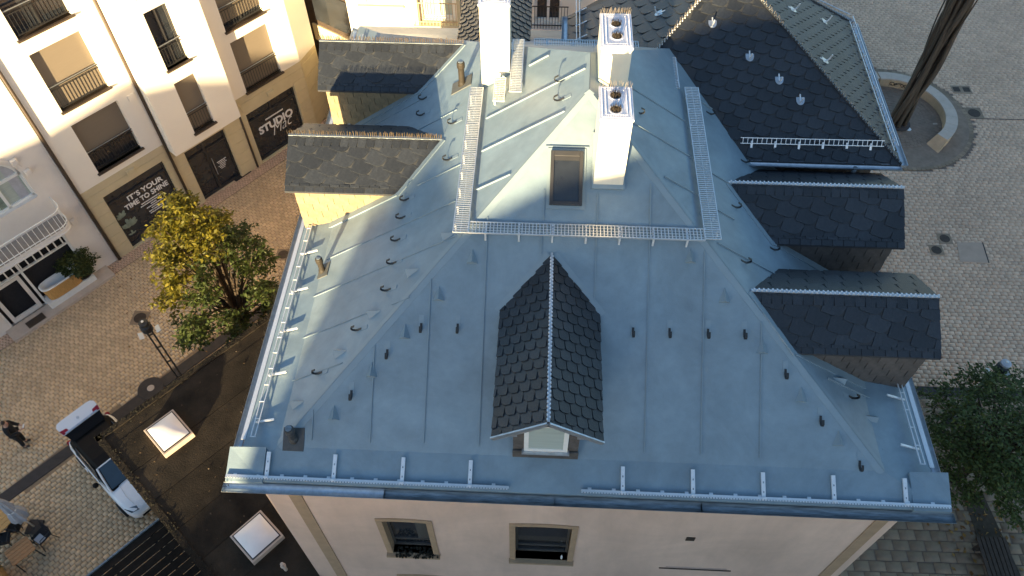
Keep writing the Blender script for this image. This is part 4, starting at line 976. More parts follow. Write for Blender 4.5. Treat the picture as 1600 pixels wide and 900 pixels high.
def stone_mesh(C, e1, e2, w, h, gap, name, m, z=ZG, thick=.04, jz=.006):
    n = len(C); hw_, hh = (w-gap)/2, (h-gap)/2
    hw_ = hw_*rng.uniform(.95, 1, n); hh = hh*rng.uniform(.95, 1, n); zt = z+rng.uniform(-jz, jz, n); b = .006
    V_ = np.zeros((n, 8, 3))
    for q, (sx, sy) in enumerate(((-1,-1),(1,-1),(1,1),(-1,1))):
        c = C+e1*(sx*hw_)[:,None]+e2*(sy*hh)[:,None]; V_[:,q,:2] = c; V_[:,q,2] = z-thick
        c = C+e1*(sx*(hw_-b))[:,None]+e2*(sy*(hh-b))[:,None]; V_[:,4+q,:2] = c; V_[:,4+q,2] = zt+rng.uniform(-.002,.002,n)
    F_ = np.array([[4,5,6,7],[0,1,5,4],[1,2,6,5],[2,3,7,6],[3,0,4,7]])
    FA_ = (F_[None]+8*np.arange(n)[:,None,None]).reshape(-1,4)
    me = bpy.data.meshes.new(name); me.vertices.add(n*8); me.vertices.foreach_set('co', V_.ravel()); me.loops.add(FA_.size); me.loops.foreach_set('vertex_index', FA_.ravel().astype(np.int32))
    me.polygons.add(len(FA_)); me.polygons.foreach_set('loop_start', np.arange(0, FA_.size, 4, dtype=np.int32)); me.polygons.foreach_set('loop_total', np.full(len(FA_), 4, dtype=np.int32)); me.update(calc_edges=True); me.validate(); me.materials.append(m); return me
def paving(name, C, e1, e2, d, vis, w, h, gap, m, bed, parts=0, stone='paving_stone', jz=.006):
    root = MB().poly(bed).build(name, m_paveb if m is m_pave else m_bed2); tag(root, kind='structure')
    order = np.argsort(d+np.where(vis, 0, 1e6)); pi = order[:parts]; ri = order[parts:]
    if parts:
        shared = [stone_mesh(np.zeros((1,2)), np.array([1.,0]), np.array([0,1.]), w, h, gap, stone, m, z=0, jz=jz) for _ in range(6)]
        for i in pi:
            a_ = math.atan2(e1[1], e1[0])+random.uniform(-.012,.012); place(stone, random.choice(shared), root, Matrix.Translation((C[i,0], C[i,1], ZG+random.uniform(-jz,jz))) @ Matrix.Rotation(a_, 4, 'Z'))
    o = bpy.data.objects.new(stone+'s', stone_mesh(C[ri], e1, e2, w, h, gap, stone+'s', m, jz=jz)); COL.objects.link(o); o.parent = root; tag(o, kind='stuff'); return root
UU = np.array([U.x, U.y]); NN = np.array([NW.x, NW.y]); FF = np.array([FA.x, FA.y])
dl0, dl1 = G(0,783,ZG), G(235,612,ZG); dlv = (dl1-dl0).normalized(); dln = np.array([-dlv.y, dlv.x]); dl0n = np.array([dl0.x, dl0.y])
def left_mask(C):
    p = (C-FF)@NN; q = (C-dl0n)@dln; return (p > .55)&(C[:,0] < -6.6)&(C[:,1] > -8)&(C[:,1] < 40)&(np.abs(q) > .33)
C, e1, e2, d, vis = stones(UU, FF, .205, .170, left_mask)
bed = [(-6.5,-8,ZG-.02),(-6.5,45,ZG-.02),(-40,45,ZG-.02),(-40,-8,ZG-.02)][::-1]
paving('street_paving', C, e1, e2, d, vis, .205, .170, .010, m_pave, bed)
# strip of small setts along the facades
C, e1, e2, d, vis = stones(UU, FF, .14, .125, lambda C: ((C-FF)@NN > -.2)&((C-FF)@NN < .5)&(C[:,1] > 5)&(C[:,1] < 30))
o = bpy.data.objects.new('kerb_strip', stone_mesh(C, e1, e2, .14, .125, .012, 'kerb_strip', m_pave2, z=ZG+.004)); COL.objects.link(o); tag(o, kind='structure')
def plaza_mask(C): return (C[:,0] > 6.9)&(C[:,1] > 10.15)&(C[:,1] < 60)&(np.hypot(C[:,0]-FC.x, C[:,1]-FC.y) > FR_+.16)&(C[:,0] < 45)
C, e1, e2, d, vis = stones((1,.012), (10,10.3), .30, .19, plaza_mask, range_=52)
bed = [(6.8,10.1,ZG-.025),(60,10.1,ZG-.025),(60,70,ZG-.025),(6.8,70,ZG-.025)]
paving('plaza_paving', C, e1, e2, d, vis, .30, .19, .011, m_pave2, bed, jz=.003)
def slab_mask(C): return (C[:,0] > 6.9)&(C[:,0] < 24)&(C[:,1] > -8)&(C[:,1] < 9.62)
C, e1, e2, d, vis = stones((1,.012), (8,0), .54, .37, slab_mask)
bed = [(6.8,-10,ZG-.022),(26,-10,ZG-.022),(26,9.65,ZG-.022),(6.8,9.65,ZG-.022)]
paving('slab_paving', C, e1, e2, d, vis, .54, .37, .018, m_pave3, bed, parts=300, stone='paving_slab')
# drains
dm = (dl0+dl1)/2
tag(MB().box(dm+dlv*3+Z3*-.005, 26, .46, .03, ax=(dlv, Z3.cross(dlv), Z3)).build('drain_strip', m_drain), kind='structure')
tag(MB().bb((6.9, 9.70, ZG-.03), (30, 10.06, ZG+.004)).build('drain_strip', m_drain), kind='structure')
c = G(236,607,ZG); t = thing('round_tree_grate', 'round dark grate with pale centre set in the dark drain strip beside the flat roof', 'grate', loc=c)
MB().lathe((0,0,0), [(.5,.0),(.5,.03),(.44,.035),(.16,.03)], 28).build('ring', m_drain, t); MB().lathe((0,0,.0), [(.14,.0),(.14,.045),(.10,.05)], 16).build('centre_cap', m_sandt, t)
for (x, y, r_, lb) in ((219,497,.30,'round manhole cover in the beige street paving above the street lamp'), (443,398,.28,'round manhole cover in the street paving between left tree and townhouse gutter'), (1476,373,.26,'round dark manhole cover in the plaza, upper of the two beside the slate dormers'), (1463,391,.26,'round dark manhole cover in the plaza, lower of the two beside the slate dormers'), (1522,177,.36,'round dark manhole cover beside the fountain ring')):
    c = G(x, y, ZG); mh = thing('manhole_cover', lb, 'manhole cover', loc=c)
    MB().box((0,0,.004), r_*2.3, r_*2.3, .02).build('surround', m_pave3, mh); MB().lathe((0,0,.006), [(r_*.85,.0),(r_*.85,.02),(r_*.75,.024),(r_*.7,.018)], 24).build('lid', m_woodd, mh)
c = G(1502,140,ZG); dc = thing('double_drain_cover', 'pale stone plate with two dark square drain covers in the plaza behind the fountain', 'drain cover', loc=c)
MB().box((0,0,.004), 1.0, .62, .02).build('plate', m_pave3, dc)
for s_ in (-1,1): MB().box((s_*.26,0,.012), .34, .36, .02).build('lid', m_woodd, dc)
a_, b_ = G(1505,185,ZG), G(1600,187,ZG); tag(MB().box((a_+b_)/2+Vector((3,0,0)), (b_-a_).length+8, .05, .02).build('joint_line', m_drain), kind='structure')
cc = [G(*p, ZG+.004) for p in ((1495,379),(1535,379),(1545,411),(1500,409))]
ac = MB().prism(cc, Z3*.010).build('access_cover', m_cover); tag(ac, 'square stone access cover with dark right edge in the plaza, right of the manholes', 'access cover')
d_ = (cc[2]-cc[1]); MB().box((cc[1]+cc[2])/2+Z3*.008, d_.length, .05, .016, ax=(d_.normalized(), Z3.cross(d_.normalized()), Z3)).build('edge_slot', m_drain, ac)

# ================================================================== FOUNTAIN RING AND MAST
fo = thing('stone_ring_bench', 'round paved disc with curved pale sandstone bench wall on the plaza', 'bench wall', loc=FC)
MB().lathe((0,0,-.03), [(FR_,0),(FR_,.045),(FR_-.02,.05)], 72).build('paved_disc', m_disc, fo)
tag_ring = 0
def arc_block(r0, r1, a0, a1, z0, z1, m, name, n=5, mt=None):
    pts = [(r1*math.cos(t), r1*math.sin(t)) for t in np.linspace(a0, a1, n)]+[(r0*math.cos(t), r0*math.sin(t)) for t in np.linspace(a1, a0, n)]
    MB().prism([(x, y, z0) for x, y in pts], (0,0,z1-z0)).build(name, m, fo)
ed = np.linspace(rad(-50), rad(95), 12)
for i in range(11):
    arc_block(2.40, 2.93, ed[i]+.003, ed[i+1]-.003, 0, .46, m_sand, 'bench_block'); arc_block(2.385, 2.945, ed[i]+.002, ed[i+1]-.002, .462, .54, m_sandt, 'coping_block')
ed = np.linspace(rad(97), rad(190), 7)
for i in range(6):
    arc_block(2.40, 2.93, ed[i]+.003, ed[i+1]-.003, 0, .50, m_sand, 'bench_block'); arc_block(2.38, 2.95, ed[i]+.002, ed[i+1]-.002, .502, .58, m_sandt, 'coping_block'); arc_block(1.86, 2.36, ed[i]+.003, ed[i+1]-.003, 0, .28, m_sandt, 'bench_block')
# slanted end stone
ea = rad(-50); p = [(r_*math.cos(ea), r_*math.sin(ea)) for r_ in (2.38, 2.95)]; q = [(r_*math.cos(ea-.17), r_*math.sin(ea-.17)) for r_ in (2.30, 3.08)]
mb = MB(); P8 = [(*p[0],.02),(*p[1],.02),(*q[1],.02),(*q[0],.02)]; T4 = [(*p[0],.53),(*p[1],.53)]
mb.poly([P8[0],P8[3],T4[0]]); mb.poly([P8[1],T4[1],P8[2]]); mb.poly([P8[3],P8[2],T4[1],T4[0]]); mb.poly([T4[0],T4[1],P8[1],P8[0]]); mb.build('end_stone', m_sand, fo)
# rings of setts
for k_, r_ in enumerate(np.arange(.55, 2.3, .19)):
    n = int(2*math.pi*r_/.2); mb = MB()
    for i in range(n):
        a_ = 2*math.pi*(i+.5*(k_ % 2))/n; mb.box((r_*math.cos(a_), r_*math.sin(a_), .022), .165, .18, .03, ax=(Vector((math.cos(a_),math.sin(a_),0)), Vector((-math.sin(a_),math.cos(a_),0)), Z3))
    tag(mb.build('sett_ring', m_disc, fo), kind='stuff')
mb = MB()
for i in range(110):
    a_ = 2*math.pi*i/110; mb.box(((FR_-.0)*math.cos(a_), (FR_)*math.sin(a_), .0), .20, .19, .05, ax=(Vector((math.cos(a_),math.sin(a_),0)), Vector((-math.sin(a_),math.cos(a_),0)), Z3))
tag(mb.build('edge_setts', m_pave3, fo), kind='stuff')
for i, (a_, r_) in enumerate(((.62,.10),(.70,.16),(.78,.12),(.86,.10))):   # scrawl of dark paint on the inner face of the bench
    pts = [((2.375)*math.cos(rad(62)+.1*i+.05*math.sin(3*t)), 2.375*math.sin(rad(62)+.1*i+.05*math.sin(3*t)), .14+.22*abs(math.sin(t*1.7+i))) for t in np.linspace(0,2.2,8)]
    MB().tube(pts, .014, 4).build('graffiti_stroke', m_dark, fo)
MB().lathe((.55,-.95,.03), [(.14,0),(.14,.012),(.05,.016)], 14).build('spotlight', m_frame, fo); MB().box((2.0,-.5,.03), .22, .08, .03).build('drain_slot', m_sandt, fo)
mb_ = G(1402,194,ZG); ms = thing('bronze_mast', 'tall dark bronze sculpture mast of twisted bundled strands standing in the stone ring', 'sculpture', loc=mb_)
MB().lathe((0,0,0), [(.60,0),(.60,.10),(.46,.16)], 20).build('base_plate', m_drain, ms)
for i in range(13):
    a0_ = 2*math.pi*i/9; r0 = .33 if i < 9 else .14; pts, rs = [], []; ph = random.uniform(0,6)
    for t in np.linspace(0, 13.5, 34):
        a_ = a0_+t*.13+.25*math.sin(t*.5+ph); r_ = r0*(1+.28*math.sin(t*.62+ph)+.14*math.sin(t*1.5+ph*2)) * (1+.02*t); pts.append((r_*math.cos(a_)+.05*math.sin(t*.45), r_*math.sin(a_), t)); rs.append(.115*(1+.18*math.sin(t*.8+ph)))
    MB().tube(pts, rs, 7).build('strand', m_steel, ms, smooth=True)
for i in range(4):
    pts = []; ph = i*1.6
    for t in np.linspace(2+i, 7.5+i*1.5, 14): r_ = .42+.26*math.sin(math.pi*(t-2-i)/(5.5+.5*i)); a_ = ph+t*.08; pts.append((r_*math.cos(a_), r_*math.sin(a_), t))
    MB().tube(pts, .035, 5).build('loose_strand', m_steel, ms, smooth=True)

# ================================================================== TREES
def leaf_mat(name, c1, c2, trans=.3):
    m = bpy.data.materials.new(name); m.use_nodes = True; n = m.node_tree.nodes; l = m.node_tree.links; b = n['Principled BSDF']; b.inputs['Roughness'].default_value = .55; b.inputs['Specular IOR Level'].default_value = .3
    g = n.new('ShaderNodeNewGeometry'); r = n.new('ShaderNodeValToRGB'); l.new(g.outputs['Random Per Island'], r.inputs[0]); r.color_ramp.elements[0].color = (*c1,1); r.color_ramp.elements[1].color = (*c2,1)
    l.new(r.outputs[0], b.inputs['Base Color']); t = n.new('ShaderNodeBsdfTranslucent'); l.new(r.outputs[0], t.inputs[0]); mx = n.new('ShaderNodeMixShader'); mx.inputs[0].default_value = trans
    l.new(b.outputs[0], mx.inputs[1]); l.new(t.outputs[0], mx.inputs[2]); l.new(mx.outputs[0], n['Material Output'].inputs[0]); return m
m_leaf_sun = leaf_mat('sunlit_tint_leaf', (.070,.075,.010), (.20,.165,.014), .35)  # sunlight put into the leaf colour, for the left tree's upper crown
m_leafd = leaf_mat('dark_green_leaf', (.036,.056,.014), (.095,.125,.030), .2)
m_leafs = leaf_mat('shrub_leaf', (.03,.045,.015), (.085,.10,.03), .2)
m_leafb = leaf_mat('fallen_leaf', (.16,.07,.02), (.35,.20,.05), .1)
m_leafbr = leaf_mat('brown_leaf', (.025,.018,.010), (.07,.045,.022), .1)
def leaves(P, size, droop=.5, asp=.5, name='crown', m=None, parent=None):
    n = len(P); a = rng.uniform(0, 2*np.pi, n); dz = -rng.uniform(-.3, 1, n)*droop; D = np.stack([np.cos(a), np.sin(a), dz], 1); D /= np.linalg.norm(D, axis=1)[:,None]
    N = rng.normal(0, .55, (n,3))+[0,0,1]; S = np.cross(D, N); S /= np.linalg.norm(S, axis=1)[:,None]; N2 = np.cross(S, D); s = size*rng.uniform(.65, 1.25, n)[:,None]
    V_ = np.stack([P, P+D*s*.5+S*s*asp*.5+N2*s*.06, P+D*s, P+D*s*.5-S*s*asp*.5+N2*s*.06], 1).reshape(-1,3); F_ = np.arange(4*n).reshape(-1,4)
    mb = MB(); me = bpy.data.meshes.new(name); me.vertices.add(4*n); me.vertices.foreach_set('co', V_.ravel()); me.loops.add(4*n); me.loops.foreach_set('vertex_index', F_.ravel().astype(np.int32)); me.polygons.add(n)
    me.polygons.foreach_set('loop_start', np.arange(0,4*n,4,dtype=np.int32)); me.polygons.foreach_set('loop_total', np.full(n,4,dtype=np.int32)); me.update(calc_edges=True); me.materials.append(m)
    o = bpy.data.objects.new(name, me); COL.objects.link(o)
    if parent: o.parent = parent
    return o
def tree(name, label, base, trunk_h, clumps, n_leaf, size, m, spread, droop=.6, r0=.16, twig=0, cat='tree', m2=None, sel=None):
    t = thing(name, label, cat, loc=base); tops = []
    tr = MB(); tr.tube([(0,0,0),(.03,.02,trunk_h*.5),(0,0,trunk_h),(0.05,0,trunk_h*1.5)], [r0*1.2,r0,r0*.8,r0*.45], 9); tr.build('trunk', m_bark, t, smooth=True)
    lb = MB(); P = []; Q = []; P0 = P
    for (x, y, z, r_) in clumps:
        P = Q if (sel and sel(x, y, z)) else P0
        h0 = trunk_h*random.uniform(.7, 1.45); m_ = Vector((x*.45+random.uniform(-.15,.15), y*.45+random.uniform(-.15,.15), h0+(z-h0)*.6)); lb.tube([(0,0,h0), m_, (x,y,z)], [r0*.4, r0*.22, r0*.06], 5)
        k_ = int(n_leaf*(r_**2)); 
        q = rng.normal(0, 1, (k_,3)); q /= np.linalg.norm(q,axis=1)[:,None]; q *= (rng.uniform(0,1,(k_,1))**.45)*r_; q[:,2] *= .62
        P.append(q+[x,y,z])
        if twig:
            for _ in range(twig):
                a_ = rng.uniform(0, 6.28); d_ = np.array([math.cos(a_)+x*.25, math.sin(a_)+y*.25, rng.uniform(-.25,.35)]); d_ /= np.linalg.norm(d_); l_ = r_*rng.uniform(1.0,1.7); k2 = 26
                tt = np.sort(rng.uniform(.2,1,k2))[:,None]; P.append(np.array([x,y,z])+d_*tt*l_+[0,0,-.12]*tt**2*l_+rng.normal(0,.035,(k2,3)))
                lb.tube([(x,y,z), Vector((x,y,z))+Vector(d_)*l_*.95], [.012,.004], 3, cap=False)
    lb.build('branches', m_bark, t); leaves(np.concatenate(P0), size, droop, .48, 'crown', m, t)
    if Q: leaves(np.concatenate(Q), size*1.05, droop, .48, 'sunlit_tint_foliage', m2, t)
    return t
def clump_cloud(n, rx, ry, zc, rz, r0, r1, seed, skew=(0,0)):
    r_ = random.Random(seed); out = []
    for i in range(n):
        z = 1-2*(i+.5)/n; a_ = i*2.39996+r_.uniform(-.3,.3); k_ = math.sqrt(max(0,1-z*z)); s_ = r_.uniform(.62,1.04)
        out.append((rx*k_*math.cos(a_)*s_+skew[0]*z, ry*k_*math.sin(a_)*s_+skew[1]*z, zc+rz*z*s_, r_.uniform(r0,r1)))
    return out
def cone_cloud(n, seed):
    r_ = random.Random(seed); out = []
    for i in range(n):
        f_ = (i+.5)/n; h = 2.6+5.9*f_**.92; R_ = 2.15*(1-f_**1.5)**.75*(.55+.45*min(1,f_*5))+.15; a_ = i*2.39996+r_.uniform(-.4,.4); q = R_*r_.uniform(.45,1.08)
        out.append((q*math.cos(a_)-.25*f_, q*math.sin(a_)+.1, h+r_.uniform(-.25,.25), r_.uniform(.34,.64)*(1-.3*f_)))
    return out
m_leaf_shade = leaf_mat('shade_tint_leaf', (.020,.036,.008), (.060,.078,.014), .25)  # shade put into the leaf colour, for the rest of that crown
tb_ = G(402,552,ZG)
tree('sun_tinted_tree', 'leafy tree, sunlight painted yellow into its top leaves, beside the flat dark roof', Vector((tb_.x,tb_.y,ZG)), 2.4, cone_cloud(86, 11), 640, .155, m_leaf_shade, 0, .9, twig=4, m2=m_leaf_sun, sel=lambda x, y, z: z*.55-x*.9+y*.1 > 3.5)  # sel picks the clumps that get the painted sunlight colour
tree('dark_green_tree', 'dense dark green round tree on the slab paving at the right edge', Vector((14.25,6.2,ZG)), 2.0, clump_cloud(70, 2.4, 2.4, 3.3, 1.7, .45, .75, 9), 420, .15, m_leafd, 0, .7, twig=2)
sb = G(137,437,ZG)
sh = thing('potted_shrub', 'green bushy shrub in a brown pot at the foot of the old white house', 'shrub', loc=sb)
MB().lathe((0,0,0), [(.26,0),(.36,.45),(.40,.47),(.40,.52),(.34,.52),(.32,.46)], 18).build('pot', m_brown, sh)
lb = MB(); P = []
for (x, y, z, r_) in clump_cloud(26, .62, .62, 1.15, .55, .2, .34, 3): lb.tube([(0,0,.45),(x*.5,y*.5,.8),(x,y,z)], [.03,.018,.008], 4); q = rng.normal(0,1,(170,3)); q /= np.linalg.norm(q,axis=1)[:,None]; P.append(q*r_*rng.uniform(0,1,(170,1))**.5+[x,y,z])
lb.build('stems', m_bark, sh); leaves(np.concatenate(P), .12, .5, .5, 'foliage', m_leafs, sh)
pp_ = np.array([[*G(*p, ZG+.015)] for p in [(random.gauss(1540,35), random.gauss(800,50)) for _ in range(150)]])
tag(leaves(pp_, .17, .05, .7, 'fallen_leaves', m_leafb), kind='stuff')
pp_ = np.array([[*G(*p, ZG+.012)] for p in [(random.gauss(330,70), random.gauss(480,60)) for _ in range(120)]]); tag(leaves(pp_, .11, .05, .7, 'fallen_leaves', m_leafb), kind='stuff')
pp_ = np.array([[*(a1+dA*(random.random()**2*7)+dB*(random.random()**1.5*7)+Z3*.035)] for _ in range(170)]); tag(leaves(pp_, .07, .05, .7, 'roof_leaves', m_leafbr, an), kind='stuff')
sp_ = [G(*p, ZG+.006) for p in ((1500,762),(1535,770),(1595,900),(1548,900))]
tag(MB().prism([p-Z3*.0 for p in sp_], Z3*.01).build('planting_strip', m_dirt), kind='structure')
# bench on the right
bc = thing('slatted_bench', 'dark wooden slatted bench under the tree at the lower right corner', 'bench')
for i in range(7): MB().bb((14.12+i*.145, 1.3, -11.58), (14.12+i*.145+.11, 4.0, -11.54)).build('slat', m_woodd, bc)
for y in (1.6, 3.7): MB().bb((14.12, y-.05, ZG), (15.1, y+.05, -11.585)).build('leg', m_drain, bc)

# ================================================================== STREET LAMP
def lamp_post(px, label, m_cap, rz):
  H = G(*px, -8); lp = thing('street_lamp', label, 'street lamp', 'street lamps', loc=(H.x,H.y,ZG), rz=rz)
  for s_ in (-1,1): MB().tube([(s_*.085,0,0),(s_*.085,0,3.75)], .032, 8).build('pole', m_black, lp)
  for z in (.5,1.6,2.6,3.4): MB().box((0,0,z), .17, .04, .05).build('rung', m_black, lp)
  MB().lathe((0,0,0), [(.28,0),(.28,.05),(.20,.07)], 16).build('foot_plate', m_drain, lp)
  MB().lathe((0,0,3.66), [(.16,0),(.20,.06),(.20,.30),(.14,.34)], 14).build('lamp_head', m_black, lp)
  MB().lathe((0,0,4.05), [(.10,0),(.17,.02),(.17,.10),(.10,.13)], 14).build('top_cap', m_cap, lp); MB().tube([(0,0,3.98),(0,0,4.08)], .06, 8).build('neck', m_black, lp); MB().lathe((0,0,4.22), [(.05,0),(.04,.03)], 8).build('sensor', m_frame, lp)
  for s_ in (-1,1): MB().box((s_*.30,0,3.55), .16, .30, .03, ax=(Vector((1,0,s_*.35)).normalized(), Y3, Vector((-s_*.35,0,1)).normalized())).build('reflector', m_frame, lp)
lamp_post((226,508), 'black twin-pole street lamp on the street beside the left tree', m_black, .62)
lamp_post((1569,571), 'street lamp with pale round cap poking out of the dark green tree', m_cloth, 0)

# ================================================================== CAR
car = thing('white_car', 'white car with black roof and raised tailgate, parked half hidden beside the flat dark roof', 'car', loc=(CAR_XY[0], CAR_XY[1], ZG), rz=rad(-38.8))
def loft(stations, closed=True):
    mb = MB(); mb.sheet([list(s_)+[s_[0]] for s_ in stations]); mb.poly(stations[0]); mb.poly(stations[-1][::-1]); return mb
def sec(x, w, zb, zs, cr_=.04):   # half profile mirrored
    h = [(w*.86,zb),(w*.97,zb+.10),(w,zb+(zs-zb)*.45),(w*.985,zb+(zs-zb)*.75),(w*.93,zs-.03),(w*.82,zs),(w*.4,zs+cr_)]
    return [Vector((x,y,z)) for y, z in h]+[Vector((x,-y,z)) for y, z in h[::-1]]
st = [sec(-.02,.70,.42,.80,.0), sec(.04,.83,.30,.90,.01), sec(.25,.885,.24,.96,.02), sec(.7,.90,.20,.97), sec(1.5,.90,.18,.97), sec(2.4,.90,.18,.98,.03), sec(2.95,.895,.19,.98,.04), sec(3.4,.88,.20,.93,.05), sec(3.75,.85,.21,.86,.05), sec(4.0,.78,.25,.78,.04), sec(4.13,.64,.32,.68,.02), sec(4.17,.5,.38,.62,.01)]
body = loft(st).build('body', m_carw, car, smooth=True)
def gsec(x, w, z0, z1, wt): return [Vector(p) for p in ((x,w,z0),(x,w*.97,z0+(z1-z0)*.5),(x,wt,z1-.05),(x,wt*.9,z1),(x,-wt*.9,z1),(x,-wt,z1-.05),(x,-w*.97,z0+(z1-z0)*.5),(x,-w,z0))]
gh = loft([gsec(.16,.74,.93,1.0,.70), gsec(.30,.78,.93,1.30,.66), gsec(.55,.80,.93,1.43,.64), gsec(1.2,.81,.93,1.48,.64), gsec(1.75,.81,.93,1.47,.63), gsec(2.1,.80,.93,1.42,.60), gsec(2.55,.79,.93,1.20,.68), gsec(2.98,.78,.93,1.0,.74)])
gh.build('roof', m_carb, car, smooth=False)
ws = MB().prism([(2.16,.56,1.415),(2.16,-.56,1.415),(2.93,-.69,1.045),(2.93,.69,1.045)], (.012,0,.03)); ws.build('windscreen', m_carg, car)
for s_ in (-1,1):
    MB().tube([(2.99,s_*.765,1.01),(2.55,s_*.70,1.225),(2.12,s_*.615,1.435)], .035, 6).build('pillar', m_carw, car)
    MB().tube([(.30,s_*.80,.97),(1.5,s_*.825,.985),(2.9,s_*.80,1.0)], .012, 5).build('window_trim', m_zinc, car)
    MB().prism([(.75,s_*.822,1.0),(2.35,s_*.822,1.02),(2.1,s_*.70,1.36),(.8,s_*.70,1.38)], (0,s_*.012,.004)).build('side_window', m_carg, car)
    mi = MB(); mi.lathe((2.35,s_*.99,1.03), [(.03,-.09),(.09,-.05),(.10,.02),(.07,.08),(.02,.10)], 10, ax=(0,s_,.2)); mi.build('mirror', m_carb, car, smooth=True)
    MB().bb((1.35,s_*.905-.015,.84), (1.55,s_*.905+.015,.87)).build('door_handle', m_carw, car)
    MB().lathe((-.0,s_*.76,.80), [(.02,-.06),(.09,-.03),(.09,.05),(.03,.09)], 10, ax=(-.5,s_*.9,.2)).build('tail_light', m_red, car)
    MB().prism([(3.70,s_*.80,.80),(3.98,s_*.70,.74),(4.05,s_*.45,.735),(3.90,s_*.45,.82)], (.02,s_*.02,.035)).build('headlight', m_carg, car)
    for x in (.72, 3.35):
        w_ = MB().lathe((x,s_*.86,.31), [(.20,-.10),(.31,-.09),(.31,.08),(.20,.09)], 22, ax=(0,s_,0)).build('wheel', m_tyre, car, smooth=False); MB().lathe((x,s_*.86,.31), [(.19,.07),(.19,.096),(.05,.10)], 14, ax=(0,s_,0)).build('rim', m_zinc, w_)
for x in (1.28, 2.32):
    for s_ in (-1,1): MB().bb((x-.006,s_*.893-.012,.30), (x+.006,s_*.893+.012,.95)).build('door_gap', m_carb, car)
MB().tube([(2.14,-.58,1.44),(2.15,0,1.46),(2.14,.58,1.44)], .028, 6).build('windscreen_header', m_carw, car)
MB().bb((4.08,-.52,.40), (4.175,.52,.52)).build('grille', m_carb, car); MB().box((4.10,0,.66), .06, .9, .05).build('upper_grille', m_carb, car)
for s_ in (-1,1): MB().tube([(2.95,s_*.45,1.02),(3.5,s_*.52,.965),(3.9,s_*.48,.86)], .010, 5).build('bonnet_crease', m_carw, car)
tg = Vector((.62,0,1.47)); te = Vector((-.10,0,1.93)); dt = (te-tg).normalized(); nt = Y3.cross(dt); nt = nt if nt.z > 0 else -nt; LT = (te-tg).length
def tgp(a_, y, n_=0): return tg+dt*(a_*LT)+Y3*y+nt*n_
tp = MB(); tp.prism([tgp(.42,.72),tgp(.85,.74),tgp(.97,.66),tgp(1.0,.5),tgp(1.0,-.5),tgp(.97,-.66),tgp(.85,-.74),tgp(.42,-.72)], nt*.09); tgo = tp.build('tailgate', m_carw, car, bevel=.02)
MB().prism([tgp(.0,.60),tgp(.415,.68),tgp(.415,-.68),tgp(.0,-.60)], nt*.05).build('rear_window', m_carb, tgo)
MB().prism([tgp(.43,.60),tgp(.50,.62),tgp(.50,-.62),tgp(.43,-.60)], nt*.11).build('trim_strip', m_zinc, tgo)
for s_ in (-1,1): MB().prism([tgp(.46,s_*.46),tgp(.62,s_*.50),tgp(.66,s_*.735),tgp(.44,s_*.70)], nt*.10).build('tail_light', m_red, tgo)
MB().lathe(tgp(.70,0,.09), [(.05,0),(.05,.012),(.035,.016)], 14, ax=nt).build('badge', m_zinc, tgo)

# ================================================================== PERSON
def skin_obj(name, verts, edges, radii, m, parent, sub=2, root=0):
    me = bpy.data.meshes.new(name); me.from_pydata([Vector(v) for v in verts], edges, []); o = bpy.data.objects.new(name, me); COL.objects.link(o)
    sk = o.modifiers.new('skin', 'SKIN'); sk.use_smooth_shade = True; ss = o.modifiers.new('sub', 'SUBSURF'); ss.levels = ss.render_levels = sub
    for i, r_ in enumerate(radii): me.skin_vertices[0].data[i].radius = (r_, r_) if not isinstance(r_, tuple) else r_
    me.skin_vertices[0].data[root].use_root = True
    dg = bpy.context.evaluated_depsgraph_get(); me2 = bpy.data.meshes.new_from_object(o.evaluated_get(dg)); bpy.data.objects.remove(o); me2.materials.clear(); me2.materials.append(m); me2.name = name; me2.shade_smooth()
    o = bpy.data.objects.new(name, me2); COL.objects.link(o); o.parent = parent; return o
pf = G(41,694,ZG); per = thing('person', 'person in dark clothes on the paving, holding a small white phone before the chest', 'person', loc=(pf.x,pf.y,ZG), rz=rad(18))
def chain(vs, es, rs, pts, rr, start=None):
    last = start
    for p, r_ in zip(pts, rr):
        vs.append(p); rs.append(r_); k_ = len(vs)-1
        if last is not None: es.append((last, k_))
        last = k_
    return last
vs_, es_, rs_ = [], [], []
p0 = chain(vs_, es_, rs_, [(0,0,.95)], [.13]); ch_ = chain(vs_, es_, rs_, [(0,0,1.12),(.0,0,1.32),(.01,0,1.46)], [.125,.15,.09], p0)
nk = chain(vs_, es_, rs_, [(.03,0,1.53),(.055,0,1.62),(.06,0,1.70)], [.055,.085,.075], ch_)
hands = []
for s_ in (-1,1):
    e_ = chain(vs_, es_, rs_, [(0,s_*.19,1.42),(.04,s_*.26,1.16),(.30,s_*.13,1.14),(.37,s_*.09,1.16)], [.065,.05,.036,.033], ch_-0)
    pal = chain(vs_, es_, rs_, [(.43,s_*.065,1.17)], [.036], e_)
    for k_ in range(4): chain(vs_, es_, rs_, [(.475+.006*k_*(k_<2),s_*(.055-.0),1.195-.022*k_),(.49,s_*.025,1.195-.022*k_),(.475-.008*k_,s_*.0,1.195-.022*k_)], [.011,.0095,.008], pal)
    chain(vs_, es_, rs_, [(.435,s_*.045,1.215),(.455,s_*.02,1.225)], [.012,.009], pal)
    hp_ = chain(vs_, es_, rs_, [(0,s_*.10,.88),(.02,s_*.11,.50),(-.02,s_*.12,.10),(.10,s_*.13,.04)], [.095,.065,.045,.04], p0)
skin_obj('body', vs_, es_, rs_, m_skin, per)
v_, e_, r_ = [], [], []
a_ = chain(v_, e_, r_, [(0,0,.92),(0,0,1.12),(0,0,1.34),(.01,0,1.47)], [.165,.155,.185,.105])
for s_ in (-1,1): chain(v_, e_, r_, [(0,s_*.20,1.42),(.04,s_*.275,1.16),(.31,s_*.13,1.14)], [.09,.072,.055], a_-0)
skin_obj('jacket', v_, e_, r_, m_dark, per)
